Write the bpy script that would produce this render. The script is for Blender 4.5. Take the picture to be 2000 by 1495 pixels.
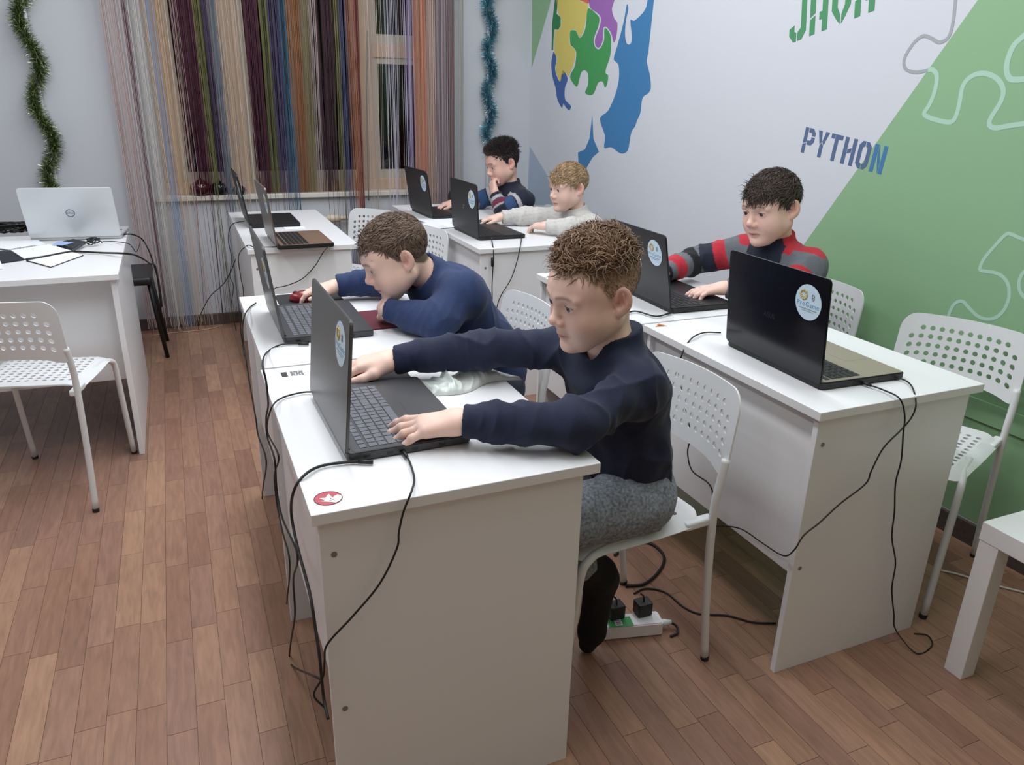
import bpy, bmesh, math, random
import numpy as np
from mathutils import Vector, Matrix
from bpy_extras import object_utils  # noqa

for o in list(bpy.data.objects): bpy.data.objects.remove(o)
SC = bpy.context.scene
COL = SC.collection
random.seed(7)
RNG = np.random.default_rng(7)

# ------------------------------------------------------------------ camera
FPX = 1485.0; PP = np.array([1000.0, 747.5]); CAM = np.array([0.0, 0.0, 1.41])
def _ray(p):
    v = np.array([p[0]-PP[0], p[1]-PP[1], FPX]); return v/np.linalg.norm(v)
_down = _ray((908.0, 4650.0)); _Y = _ray((318.0, 172.0))
_Y = _Y-_down*(_Y@_down); _Y /= np.linalg.norm(_Y); _Z = -_down; _X = np.cross(_Y, _Z)
RW = np.array([_X, _Y, _Z])                       # world = RW @ cam (x right, y down, z forward)
def pz(px, py, z):
    v = RW@_ray((px, py)); return CAM+v*((z-CAM[2])/v[2])
def py_(px, py, y):
    v = RW@_ray((px, py)); return CAM+v*(y/v[1])
def pwall(px, py, off=0.0):                       # point on the mural wall  x = WX - WS*y
    v = RW@_ray((px, py)); t = (WX-off-CAM[0])/(v[0]+WS*v[1]); return CAM+v*t
WX, WS = 2.395, 0.025
YB = 5.0                                          # back wall face
cd = bpy.data.cameras.new('camera'); cam = bpy.data.objects.new('camera', cd); COL.objects.link(cam)
cd.sensor_width = 36.0; cd.lens = FPX/2000*36.0; cd.clip_start = 0.02
m = Matrix.Identity(4)
for i in range(3):
    m[i][0] = RW[i, 0]; m[i][1] = -RW[i, 1]; m[i][2] = -RW[i, 2]; m[i][3] = CAM[i]
cam.matrix_world = m
SC.camera = cam

# ------------------------------------------------------------------ world, lights, exposure
w = bpy.data.worlds.new('night'); SC.world = w; w.use_nodes = True
w.node_tree.nodes['Background'].inputs[0].default_value = (0.006, 0.006, 0.010, 1)
w.node_tree.nodes['Background'].inputs[1].default_value = 1.0
def ceiling_or_fill_lamp(x, y, power, sx=1.2, sy=0.3):
    l = bpy.data.lights.new('ceiling_or_fill_light', 'AREA'); l.shape = 'RECTANGLE'; l.size = sx; l.size_y = sy
    l.energy = power; l.color = (0.93, 0.97, 1.0)
    o = bpy.data.objects.new('ceiling_or_fill_light', l); o.location = (x, y, 2.64); COL.objects.link(o); return o
LP = 16.0
for lx, ly, k in ((-0.8, 1.35, .70), (-0.8, 2.7, .85), (-0.8, 3.9, .30), (0.4, 1.35, 1.15), (0.4, 2.7, 1.15), (0.4, 3.9, .75), (1.6, 1.35, .75), (1.6, 2.7, .75), (1.6, 3.9, .60), (-0.8, 0.0, .19), (0.4, 0.0, .19), (1.6, 0.0, .19)):  # the faint end row over the viewer is fill added to brighten faces
    ceiling_or_fill_lamp(lx, ly, LP*k, 0.3, 1.2)
SC.view_settings.view_transform = 'Standard'; SC.view_settings.look = 'None'
SC.view_settings.gamma = 1.0; SC.view_settings.use_curve_mapping = False
SC.view_settings.exposure = 0.0

# ------------------------------------------------------------------ helpers
def lin(c):
    out = []
    for v in c[:3]:
        v = v/255.0
        out.append(v/12.92 if v <= 0.04045 else ((v+0.055)/1.055)**2.4)
    return (*out, 1.0)
MATS = {}
def mat(name, col, rough=0.5, metal=0.0, spec=0.5, var=None, bump=None, attr=None, sheen=0.0, emit=None, trans=0.0, aniso=None, coat=0.0, sss=0.0):
    """col sRGB 0-255; var=(scale, amount, stretch) noise on colour; bump=(scale, strength, stretch); attr = colour attribute name"""
    if name in MATS: return MATS[name]
    M = bpy.data.materials.new(name); M.use_nodes = True; N = M.node_tree.nodes; L = M.node_tree.links
    B = N['Principled BSDF']
    B.inputs['Base Color'].default_value = lin(col); B.inputs['Roughness'].default_value = rough
    B.inputs['Metallic'].default_value = metal; B.inputs['Specular IOR Level'].default_value = spec
    if coat: B.inputs['Coat Weight'].default_value = coat
    if sheen: B.inputs['Sheen Weight'].default_value = sheen; B.inputs['Sheen Roughness'].default_value = 0.5
    if trans: B.inputs['Transmission Weight'].default_value = trans
    if sss:
        B.inputs['Subsurface Weight'].default_value = sss; B.inputs['Subsurface Radius'].default_value = (0.012, 0.005, 0.003); B.inputs['Subsurface Scale'].default_value = 0.6
    if emit: B.inputs['Emission Color'].default_value = lin(emit[0]); B.inputs['Emission Strength'].default_value = emit[1]
    src = None
    if attr:
        a = N.new('ShaderNodeAttribute'); a.attribute_name = attr; src = a.outputs['Color']
    tc = None
    def coords(stretch):
        nonlocal tc
        if tc is None: tc = N.new('ShaderNodeTexCoord')
        mp = N.new('ShaderNodeMapping'); mp.inputs['Scale'].default_value = stretch
        L.new(tc.outputs['Object'], mp.inputs['Vector']); return mp.outputs['Vector']
    if var:
        sc, am = var[0], var[1]; st = var[2] if len(var) > 2 else (1, 1, 1)
        n = N.new('ShaderNodeTexNoise'); n.inputs['Scale'].default_value = sc; n.inputs['Detail'].default_value = 5
        L.new(coords(st), n.inputs['Vector'])
        h = N.new('ShaderNodeMapRange'); h.inputs[1].default_value = 0.3; h.inputs[2].default_value = 0.7
        h.inputs[3].default_value = 1-am; h.inputs[4].default_value = 1+am
        L.new(n.outputs['Fac'], h.inputs[0])
        mx = N.new('ShaderNodeVectorMath'); mx.operation = 'SCALE'
        if src is None:
            mx.inputs[0].default_value = lin(col)[:3]
        else: L.new(src, mx.inputs[0])
        L.new(h.outputs[0], mx.inputs['Scale']); src = mx.outputs[0]
    if src is not None: L.new(src, B.inputs['Base Color'])
    if bump:
        sc, sg = bump[0], bump[1]; st = bump[2] if len(bump) > 2 else (1, 1, 1)
        n = N.new('ShaderNodeTexNoise'); n.inputs['Scale'].default_value = sc; n.inputs['Detail'].default_value = 3
        L.new(coords(st), n.inputs['Vector'])
        b = N.new('ShaderNodeBump'); b.inputs['Strength'].default_value = sg; b.inputs['Distance'].default_value = 0.002
        L.new(n.outputs['Fac'], b.inputs['Height']); L.new(b.outputs[0], B.inputs['Normal'])
    MATS[name] = M; return M

def rand_mat(name, cols, rough, grain=None, bump=None, spec=0.5, metal=0.0):
    """base colour picked from a ramp by object random + island random, with grain noise along y"""
    M = bpy.data.materials.new(name); M.use_nodes = True; N = M.node_tree.nodes; L = M.node_tree.links
    B = N['Principled BSDF']; B.inputs['Roughness'].default_value = rough; B.inputs['Specular IOR Level'].default_value = spec
    B.inputs['Metallic'].default_value = metal
    oi = N.new('ShaderNodeObjectInfo'); ge = N.new('ShaderNodeNewGeometry')
    ad = N.new('ShaderNodeMath'); ad.operation = 'ADD'; L.new(oi.outputs['Random'], ad.inputs[0]); L.new(ge.outputs['Random Per Island'], ad.inputs[1])
    fr = N.new('ShaderNodeMath'); fr.operation = 'FRACT'; L.new(ad.outputs[0], fr.inputs[0])
    rp = N.new('ShaderNodeValToRGB'); L.new(fr.outputs[0], rp.inputs[0])
    e = rp.color_ramp.elements
    while len(e) < len(cols): e.new(0.5)
    for i, c in enumerate(cols):
        e[i].position = i/(len(cols)-1); e[i].color = lin(c)
    src = rp.outputs[0]
    if grain:
        tc = N.new('ShaderNodeTexCoord'); mp = N.new('ShaderNodeMapping'); mp.inputs['Scale'].default_value = grain[1]
        vm = N.new('ShaderNodeCombineXYZ'); mu = N.new('ShaderNodeMath'); mu.operation = 'MULTIPLY'; mu.inputs[1].default_value = 37.0
        L.new(fr.outputs[0], mu.inputs[0]); L.new(mu.outputs[0], vm.inputs[0]); L.new(mu.outputs[0], vm.inputs[2])
        geo = ge.outputs['Position']
        va = N.new('ShaderNodeVectorMath'); va.operation = 'ADD'; L.new(geo, va.inputs[0]); L.new(vm.outputs[0], va.inputs[1])
        L.new(va.outputs[0], mp.inputs['Vector'])
        n = N.new('ShaderNodeTexNoise'); n.inputs['Scale'].default_value = grain[0]; n.inputs['Detail'].default_value = 6; n.inputs['Distortion'].default_value = 0.6
        L.new(mp.outputs[0], n.inputs['Vector'])
        h = N.new('ShaderNodeMapRange'); h.inputs[1].default_value = 0.3; h.inputs[2].default_value = 0.7; h.inputs[3].default_value = 1-grain[2]; h.inputs[4].default_value = 1+grain[2]
        L.new(n.outputs['Fac'], h.inputs[0])
        mx = N.new('ShaderNodeVectorMath'); mx.operation = 'SCALE'; L.new(src, mx.inputs[0]); L.new(h.outputs[0], mx.inputs['Scale']); src = mx.outputs[0]
    L.new(src, B.inputs['Base Color'])
    MATS[name] = M; return M

def link(name, me, mats=None, parent=None, smooth=False):
    o = bpy.data.objects.new(name, me); COL.objects.link(o)
    if mats is not None:
        for mm in (mats if isinstance(mats, (list, tuple)) else [mats]): me.materials.append(mm)
    if parent is not None: o.parent = parent
    if smooth: me.polygons.foreach_set('use_smooth', [True]*len(me.polygons))
    return o
def tag(o, label, cat, group=None, kind=None):
    if label: o['label'] = label
    if cat: o['category'] = cat
    if group: o['group'] = group
    if kind: o['kind'] = kind
    return o
def empty(name, loc=(0, 0, 0), rz=0.0):
    o = bpy.data.objects.new(name, None); COL.objects.link(o); o.location = loc; o.rotation_euler = (0, 0, rz); o.empty_display_size = 0.05
    return o
def copy_tree(o, parent=None):
    c = o.copy(); COL.objects.link(c)
    if parent is not None: c.parent = parent
    for ch in list(o.children): copy_tree(ch, c)
    return c
class MB:
    def __init__(s): s.v = []; s.f = []; s.m = []
    def add(s, v, f, mi=0):
        n = len(s.v); s.v += [tuple(map(float, p)) for p in v]; s.f += [tuple(i+n for i in q) for q in f]; s.m += [mi]*len(f); return s
    def box(s, lo, hi, mi=0, M=None):
        x0, y0, z0 = lo; x1, y1, z1 = hi
        v = [(x0, y0, z0), (x1, y0, z0), (x1, y1, z0), (x0, y1, z0), (x0, y0, z1), (x1, y0, z1), (x1, y1, z1), (x0, y1, z1)]
        if M is not None: v = [tuple(M@Vector(p)) for p in v]
        return s.add(v, [(3, 2, 1, 0), (4, 5, 6, 7), (0, 1, 5, 4), (1, 2, 6, 5), (2, 3, 7, 6), (3, 0, 4, 7)], mi)
    def tube(s, path, r, n=8, mi=0, closed=False, cap=True):
        P = np.asarray(path, float); k = len(P); r = np.broadcast_to(np.asarray(r, float), (k,))
        T = np.gradient(P, axis=0) if not closed else np.roll(P, -1, 0)-np.roll(P, 1, 0)
        T /= np.linalg.norm(T, axis=1)[:, None]+1e-12
        u = np.cross(T[0], (0, 0, 1.0));
        if np.linalg.norm(u) < 1e-3: u = np.cross(T[0], (1.0, 0, 0))
        u /= np.linalg.norm(u); base = len(s.v); ang = np.arange(n)*2*math.pi/n
        for i in range(k):
            u = u-T[i]*(u@T[i]); u /= np.linalg.norm(u)+1e-12; w_ = np.cross(T[i], u)
            for a in ang: s.v.append(tuple(P[i]+r[i]*(math.cos(a)*u+math.sin(a)*w_)))
        for i in range(k if closed else k-1):
            j = (i+1) % k
            for q in range(n):
                s.f.append((base+i*n+q, base+i*n+(q+1) % n, base+j*n+(q+1) % n, base+j*n+q)); s.m.append(mi)
        if cap and not closed:
            s.f.append(tuple(base+q for q in range(n))[::-1]); s.m.append(mi)
            s.f.append(tuple(base+(k-1)*n+q for q in range(n))); s.m.append(mi)
        return s
    def lathe(s, prof, n=24, M=None, mi=0):
        base = len(s.v)
        for (r, z) in prof:
            for q in range(n):
                a = 2*math.pi*q/n; p = Vector((r*math.cos(a), r*math.sin(a), z))
                s.v.append(tuple(M@p if M is not None else p))
        for i in range(len(prof)-1):
            for q in range(n):
                s.f.append((base+i*n+q, base+i*n+(q+1) % n, base+(i+1)*n+(q+1) % n, base+(i+1)*n+q)); s.m.append(mi)
        s.f.append(tuple(base+q for q in range(n))[::-1]); s.m.append(mi)
        s.f.append(tuple(base+(len(prof)-1)*n+q for q in range(n))); s.m.append(mi)
        return s
    def mesh(s, name='m'):
        me = bpy.data.meshes.new(name); me.from_pydata(s.v, [], s.f); me.polygons.foreach_set('material_index', s.m); me.update(); return me
    def build(s, name, mats, parent=None, smooth=False):
        return link(name, s.mesh(name), mats, parent, smooth)
def bbox(name, lo, hi, mt, parent=None, bev=0.0015, seg=2, M=None):
    bm = bmesh.new(); bmesh.ops.create_cube(bm, size=1.0)
    for v in bm.verts:
        v.co = Vector([lo[i]+(v.co[i]+0.5)*(hi[i]-lo[i]) for i in range(3)])
    if bev: bmesh.ops.bevel(bm, geom=list(bm.edges), offset=bev, segments=seg, affect='EDGES', profile=0.5)
    if M is not None: bmesh.ops.transform(bm, matrix=M, verts=bm.verts)
    me = bpy.data.meshes.new(name); bm.to_mesh(me); bm.free(); return link(name, me, mt, parent)
def cr(pts, n=6):                                   # Catmull-Rom through points
    P = np.asarray(pts, float); P = np.vstack([2*P[0]-P[1], P, 2*P[-1]-P[-2]]); out = []
    for i in range(1, len(P)-2):
        for t in np.linspace(0, 1, n, endpoint=False):
            a, b, c, d = P[i-1], P[i], P[i+1], P[i+2]
            out.append(0.5*(2*b+(c-a)*t+(2*a-5*b+4*c-d)*t*t+(3*b-a-3*c+d)*t**3))
    out.append(P[-2]); return np.array(out)
def poly_prism(pts3, nrm, th):                      # planar polygon given as 3-D points, thickened along nrm
    bm = bmesh.new(); vs = [bm.verts.new(Vector(p)) for p in pts3]
    f = bm.faces.new(vs); bm.normal_update()
    if f.normal.dot(Vector(nrm)) < 0: f.normal_flip()
    r = bmesh.ops.extrude_face_region(bm, geom=[f]); vv = [g for g in r['geom'] if isinstance(g, bmesh.types.BMVert)]
    bmesh.ops.translate(bm, verts=vv, vec=Vector(nrm)*th)
    bmesh.ops.triangulate(bm, faces=[q for q in bm.faces if len(q.verts) > 4])
    return bm
def bm_obj(name, bm, mt, parent=None, smooth=False):
    me = bpy.data.meshes.new(name); bm.to_mesh(me); bm.free(); return link(name, me, mt, parent, smooth)
def text_data(txt, size=1.0, spacing=1.0):
    cu = bpy.data.curves.new('lettering', 'FONT'); cu.body = txt; cu.size = size; cu.align_x = 'CENTER'; cu.align_y = 'CENTER'; cu.space_character = spacing; cu.fill_mode = 'FRONT'; cu.resolution_u = 3
    o = bpy.data.objects.new('lettering', cu); COL.objects.link(o)
    dg = bpy.context.evaluated_depsgraph_get(); me = bpy.data.meshes.new_from_object(o.evaluated_get(dg))
    v = np.array([p.co[:] for p in me.vertices]); f = [tuple(p.vertices) for p in me.polygons]
    bpy.data.objects.remove(o); bpy.data.curves.remove(cu); bpy.data.meshes.remove(me)
    return v, f
def text_obj(name, txt, size, M, mt, parent=None, spacing=1.0):
    v, f = text_data(txt, size, spacing); b = MB(); b.add([tuple(M@Vector(p)) for p in v], f); return b.build(name, mt, parent)

WHITE = mat('white_melamine', (226, 226, 228), 0.35, bump=(900, 0.03))
WHITE_EDGE = mat('white_edge_banding', (214, 213, 214), 0.45)
WPLAST = mat('white_plastic', (222, 224, 226), 0.42)
WMETAL = mat('white_painted_steel', (216, 216, 216), 0.4)
BLACKP = mat('black_plastic', (22, 22, 24), 0.5)
CABLE = mat('black_cable_rubber', (20, 19, 20), 0.55)
# ------------------------------------------------------------------ the room
FLOORM = rand_mat('laminate_planks', [(134, 100, 83), (147, 110, 91), (156, 119, 98), (141, 106, 90), (165, 128, 104), (138, 104, 90), (158, 122, 102)], 0.38, grain=(9.0, (9.0, 1.1, 1.0), 0.16), spec=0.35)
SUB = mat('floor_seams', (98, 72, 59), 0.7)
X0, X1, Y0, Y1 = -2.4, 2.42, -1.3, YB+0.02
floor = bbox('floor', (X0, Y0, -0.06), (X1, Y1, -0.0012), SUB, bev=0); floor['kind'] = 'structure'; floor['label'] = 'brown laminate floor of short staggered planks'
PW = 0.0655
planks = []
ci = 0
x = X0
while x < X1-0.01:
    y = Y0-random.random()*0.4
    while y < Y1:
        ln = random.choice((0.29, 0.31, 0.34, 0.38, 0.42))
        a, b = max(y, Y0), min(y+ln, Y1)
        if b-a > 0.02: planks.append((x, min(x+PW, X1), a, b))
        y += ln
    x += PW
def vis(p):
    cx, cy = (p[0]+p[1])/2, (p[2]+p[3])/2
    c = RW.T@(np.array([cx, cy, 0])-CAM)
    if c[2] < 0.3: return 0
    q = PP+FPX*c[:2]/c[2]
    if not (-60 < q[0] < 2060 and -60 < q[1] < 1560): return 0
    hid = 0.16 < cx < 0.66 and 1.0 < cy < 2.6
    return (0.02 if hid else 1.0)*(p[3]-p[2])/c[2]**3
planks.sort(key=lambda p: -vis(p))
def plank_box(b, x0, x1, y0, y1):
    g = 0.0006
    b.box((x0+g, y0+g, -0.004), (x1-g, y1-g, 0.0))
cache = {}
for p in planks[:300]:
    key = (round(p[1]-p[0], 4), round(p[3]-p[2], 3))
    if key not in cache:
        b = MB(); plank_box(b, 0, p[1]-p[0], 0, p[3]-p[2]); me = b.mesh('plank'); me.materials.append(FLOORM); cache[key] = me
    o = bpy.data.objects.new('plank', cache[key]); COL.objects.link(o); o.location = (p[0], p[2], 0); o.parent = floor
b = MB()
for p in planks[300:]: plank_box(b, *p)
o = b.build('planks', FLOORM, floor); o['kind'] = 'stuff'

WALLW = mat('white_wall_paint', (196, 199, 205), 0.85, bump=(60, 0.08))
MURALW = mat('mural_white_print', (206, 209, 216), 0.6, bump=(25, 0.03))
CEILM = mat('ceiling_paint', (225, 226, 228), 0.9)
def struct(o, label=None):
    o['kind'] = 'structure'
    if label: o['label'] = label
    return o
struct(bbox('ceiling', (X0-.1, Y0-.1, 2.7), (X1+.1, YB+.25, 2.8), CEILM, bev=0), 'plain white ceiling')
struct(bbox('wall_left', (X0-.1, Y0-.1, -0.06), (X0, YB+.25, 2.7), WALLW, bev=0), 'plain white side wall')
struct(bbox('wall_front', (X0, Y0-.1, -0.06), (X1+.1, Y0, 2.7), mat('beige_wall_paint', (206, 188, 168), .85), bev=0), 'plain beige wall behind the viewer')  # unseen wall, its beige chosen to warm light bounced onto the desk fronts
# mural wall, slightly out of square
b = MB(); ya, yb = Y0-.1, YB+.25
b.add([(WX-WS*ya, ya, -.06), (WX-WS*yb, yb, -.06), (WX-WS*yb, yb, 2.7), (WX-WS*ya, ya, 2.7), (WX+.15, ya, -.06), (WX+.15, yb, -.06), (WX+.15, yb, 2.7), (WX+.15, ya, 2.7)],
      [(0, 3, 2, 1), (4, 5, 6, 7), (0, 1, 5, 4), (1, 2, 6, 5), (2, 3, 7, 6), (3, 0, 4, 7)])
wall_right = struct(b.build('wall_right', MURALW), 'white wall with a printed green and blue puzzle mural')
# back wall with window opening
WO0, WO1, WZ0, WZ1 = -0.06, 1.62, 0.80, 2.35
b = MB()
xr = WX-WS*YB+0.02
b.box((X0, YB, -.06), (WO0, YB+.22, 2.7)); b.box((WO1, YB, -.06), (xr, YB+.22, 2.7)); b.box((WO0, YB, -.06), (WO1, YB+.22, WZ0-.03)); b.box((WO0, YB, WZ1), (WO1, YB+.22, 2.7))
struct(b.build('wall_back', WALLW), 'white back wall around the window')
SILL = mat('sill_paint', (214, 206, 198), 0.5)
struct(bbox('trim_1', (WO0-.06, YB-.035, WZ0-.03), (WO1+.05, YB+.16, WZ0), SILL, bev=0.004), 'pale window sill')
SKB = mat('dark_baseboard', (84, 72, 68), 0.55, var=(14, .2, (1, 8, 8)))
struct(bbox('baseboard_back', (X0, YB-.018, 0.0), (WX-WS*YB-.001, YB, 0.07), SKB, bev=0.003), 'dark brown baseboard along the back wall')
def wallbox(name, y0, y1, z0, z1, th, mt, parent=None):
    b = MB(); p = []
    for z in (z0, z1):
        for (y, d) in ((y0, 0), (y1, 0), (y1, th), (y0, th)): p.append((WX-WS*y-d, y, z))
    b.add(p, [(0, 1, 2, 3), (7, 6, 5, 4), (0, 4, 5, 1), (1, 5, 6, 2), (2, 6, 7, 3), (3, 7, 4, 0)])
    return b.build(name, mt, parent)
struct(wallbox('baseboard_right', Y0, YB-.02, 0, .075, .016, SKB), 'dark brown baseboard along the mural wall')

# window: wooden casements, panes, transom
WOODF = mat('window_wood', (196, 168, 142), 0.5, var=(6, .08, (6, 6, 1)))
SASH = mat('window_sash', (188, 176, 160), 0.5, var=(6, .07, (6, 6, 1)))
GLASS = mat('night_window_glass', (235, 240, 245), 0.03, trans=1.0)
NIGHT = mat('night_backdrop', (14, 10, 16), 0.9)
yw0, yw1 = YB+.06, YB+.13
win = empty('window_1', (0.78, YB+.1, WZ0)); struct(win, 'wooden casement window with dark panes at night')
def wpart(name, x0, x1, z0, z1, mt, ya=yw0, yb_=yw1, bev=.003):
    o = bbox(name, (x0-.78, ya-YB-.1, z0-WZ0), (x1-.78, yb_-YB-.1, z1-WZ0), mt, win, bev=bev); return o
mull = [(WO0, .045), (.315, .435), (.745, .80), (1.125, 1.215), (1.53, WO1)]
for a, c in mull: wpart('window_post', a, c, WZ0+.07, WZ1, WOODF)
wpart('window_rail', WO0, WO1, WZ0, WZ0+.07, WOODF); wpart('window_rail', WO0, WO1, WZ1-.07, WZ1, WOODF)
for i in range(4):
    a, c = mull[i][1], mull[i+1][0]
    zs = [(WZ0+.07, WZ1-.07)] if i < 3 else [(WZ0+.07, 1.60), (1.68, WZ1-.07)]
    if i == 3: wpart('window_transom', a, c, 1.60, 1.68, WOODF)
    for z0, z1 in zs:
        s_ = .035
        bb = MB()
        for lo, hi in (((a, z0), (a+s_, z1)), ((c-s_, z0), (c, z1)), ((a+s_, z0), (c-s_, z0+s_+.02)), ((a+s_, z1-s_), (c-s_, z1))):
            bb.box((lo[0]-.78, -.03, lo[1]-WZ0), (hi[0]-.78, .01, hi[1]-WZ0))
        bb.build('sash', SASH, win)
        wpart('pane', a+s_, c-s_, z0+s_+.02, z1-s_, GLASS, YB+.094, YB+.098, bev=0)
hb = bbox('window_handle', (.82-.78, -.06, .42), (.835-.78, -.035, .54), mat('brass_handle', (150, 140, 120), .35, .8), win)
struct(bbox('night_panel', (WO0-.3, YB+.9, .2), (WO1+.3, YB+.95, 2.7), NIGHT, bev=0), 'added dark panel standing in for night outside the window')  # added dark sheet: the unlit night is put into its colour

# ---------------------------------------------------------------- mural print (thin film pieces on the wall)
MG = mat('mural_green', (138, 176, 136), 0.6); MLG = mat('mural_pale_line', (172, 205, 186), 0.6); MGREY = mat('mural_grey_line', (160, 166, 170), 0.6)
MB_ = mat('mural_blue', (62, 122, 172), 0.6); MDG = mat('mural_deep_green', (66, 148, 84), 0.6); MY = mat('mural_yellow', (206, 190, 100), 0.6)
MP = mat('mural_purple', (150, 100, 170), 0.6); MR = mat('mural_red', (205, 100, 80), .6); MNV = mat('mural_navy', (62, 96, 158), .6); MPB = mat('mural_pale_blue', (164, 178, 196), .6)
WN = Vector((-1, -WS, 0)).normalized()
def film(name, pts, mt, lvl=1, smooth_n=0, label=None):
    P = np.array([pwall(*p) for p in pts])
    if smooth_n:
        Q = np.vstack([P[-1], P, P[0], P[1]]); P = cr(Q, smooth_n)[smooth_n:-(smooth_n+1)]
    off = 0.0004*lvl
    o = bm_obj(name, poly_prism([Vector(p)+WN*0.0001 for p in P], WN, off), mt, wall_right)
    if label: o['label'] = label
    return o
def wp(y, z): return np.array([WX-WS*y, y, z])
def film_w(name, yz, mt, lvl=1):
    return bm_obj(name, poly_prism([Vector(wp(*q))+WN*0.0001 for q in yz], WN, 0.0004*lvl), mt, wall_right)
d0, d1 = pwall(1590, 450), pwall(1910, 0)
def diag(z): t = (z-d0[2])/(d1[2]-d0[2]); return d0[1]+(d1[1]-d0[1])*t
o = film_w('mural_field', [(diag(.08), .08), (diag(2.7), 2.7), (Y0+.02, 2.7), (Y0+.02, .08)], MG); o['label'] = 'large pale green diagonal field'
wallbox('wall_ledge', Y0, diag(.5), .43, .5, .012, MG, wall_right)['label'] = 'green ledge strip along the wall'
c3 = lambda L_: [(700+a/3.3217, b_/3.3217) for a, b_ in L_]
film('puzzle_piece', c3([(1292, -60), (1450, -60), (1440, 5), (1490, 30), (1475, 130), (1460, 200), (1435, 238), (1410, 197), (1385, 190), (1370, 230), (1372, 285), (1400, 318), (1408, 345), (1400, 400), (1365, 490), (1340, 470), (1310, 525), (1290, 490), (1280, 440), (1290, 380), (1272, 330), (1276, 200), (1300, 195), (1318, 140), (1300, 90), (1290, 40)]), MY, 2, 4, 'yellow puzzle piece')
film('puzzle_piece', c3([(1450, -60), (1510, -60), (1500, 5), (1490, 24), (1440, 2)]), MR, 2, 0, 'red puzzle piece')
film('puzzle_piece', c3([(1512, -60), (1665, -60), (1655, 20), (1645, 60), (1660, 120), (1680, 150), (1675, 230), (1657, 275), (1642, 220), (1612, 176), (1590, 182), (1585, 260), (1565, 306), (1540, 298), (1537, 250), (1564, 180), (1574, 120), (1553, 86), (1500, 40)]), MP, 2, 4, 'purple puzzle piece')
film('puzzle_piece', c3([(1492, 54), (1545, 92), (1564, 122), (1554, 180), (1528, 250), (1536, 304), (1565, 318), (1594, 262), (1596, 190), (1612, 188), (1636, 228), (1640, 290), (1632, 370), (1608, 440), (1604, 475), (1620, 490), (1615, 540), (1600, 568), (1585, 530), (1555, 538), (1522, 612), (1472, 604), (1490, 550), (1490, 482), (1470, 456), (1446, 470), (1432, 520), (1415, 562), (1374, 500), (1404, 430), (1414, 345), (1398, 310), (1376, 286), (1374, 215), (1387, 196), (1412, 203), (1437, 246), (1468, 202), (1480, 132)]), MDG, 2, 4, 'green puzzle piece')
film('puzzle_piece', c3([(1280, -40), (1298, -40), (1286, 90), (1312, 110), (1312, 165), (1298, 192), (1272, 190), (1266, 260), (1264, 325), (1254, 325), (1258, 150)]), mat('mural_forest', (40, 120, 70), .6), 2, 0, 'dark green puzzle piece')
film('puzzle_piece', c3([(1268, 338), (1286, 382), (1276, 440), (1286, 490), (1310, 530), (1325, 455), (1358, 510), (1340, 570), (1340, 640), (1360, 668), (1380, 690), (1368, 715), (1345, 695), (1330, 670), (1320, 700), (1290, 640), (1280, 570), (1260, 500), (1252, 420), (1258, 370)]), MNV, 2, 3, 'navy blue puzzle piece')
film('puzzle_piece', c3([(1885, -50), (1920, -50), (1915, 20), (1900, 160), (1882, 330), (1872, 400), (1890, 480), (1898, 560), (1885, 600), (1850, 625), (1838, 660), (1830, 730), (1805, 790), (1795, 820), (1770, 860), (1755, 950), (1740, 985), (1700, 995), (1640, 955), (1595, 960), (1600, 880), (1567, 770), (1620, 720), (1665, 620), (1690, 520), (1688, 420), (1657, 385), (1680, 300), (1720, 150), (1742, 30), (1752, 60), (1736, 130), (1730, 220), (1740, 280), (1765, 285), (1775, 240), (1765, 132), (1790, 135), (1840, 90), (1870, 40)]), MB_, 2, 3, 'blue face profile of the mural head')
film('puzzle_piece', c3([(1518, 750), (1525, 900), (1560, 985), (1520, 1020), (1480, 1090), (1462, 1180), (1458, 1330), (1440, 1330), (1430, 1100), (1425, 990), (1470, 970), (1500, 900)]), MB_, 2, 0, 'blue neck piece of the mural head')
film('mural_triangle', c3([(1128, -30), (1255, -30), (1240, 40), (1125, 440)]), MG, 1, 0, 'pale green triangle near the corner')
film('mural_triangle', c3([(1112, 950), (1215, 1120), (1300, 1330), (1094, 1330)]), MPB, 1, 0, 'pale grey blue triangle low near the corner')
def stroke(pts, wd, mt, label):
    P = cr(np.array([pwall(*p) for p in pts]), 6); T = np.gradient(P, axis=0); T /= np.linalg.norm(T, axis=1)[:, None]
    Nn = np.array(WN); S = np.cross(T, Nn)*wd/2; b = MB(); v = []; f = []
    for i in range(len(P)):
        for sg, h in ((1, 0), (-1, 0), (-1, 1), (1, 1)): v.append(P[i]+S[i]*sg+Nn*(0.0006+0.0005*h))
    for i in range(len(P)-1):
        for q in range(4): f.append((i*4+q, i*4+(q+1) % 4, i*4+4+(q+1) % 4, i*4+4+q))
    b.add(v, f); o = b.build('mural_line', mt, wall_right); o['label'] = label; return o
c4 = lambda L_: [(1300+a/2.857, b_/2.857) for a, b_ in L_]
stroke(c4([(1625, -60), (1618, 0), (1605, 120), (1580, 205), (1530, 236), (1485, 214), (1440, 200), (1392, 232), (1345, 300), (1330, 350), (1345, 388), (1400, 403), (1465, 390)]), .011, MGREY, 'grey curving puzzle outline')
stroke(c4([(1465, 390), (1495, 392), (1515, 430), (1500, 520), (1470, 590), (1445, 640), (1520, 672), (1590, 682), (1620, 650), (1640, 580), (1660, 480), (1710, 425), (1780, 410), (1850, 440), (1885, 500), (1870, 570), (1815, 660), (1810, 700), (1845, 715), (1920, 702), (2080, 680)]), .015, MLG, 'pale wavy puzzle outline')
stroke(c4([(2100, 120), (2000, 200), (1940, 260), (1905, 360), (1915, 430), (1960, 445), (2080, 430)]), .017, MLG, 'pale rounded puzzle outline at the edge')
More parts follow.
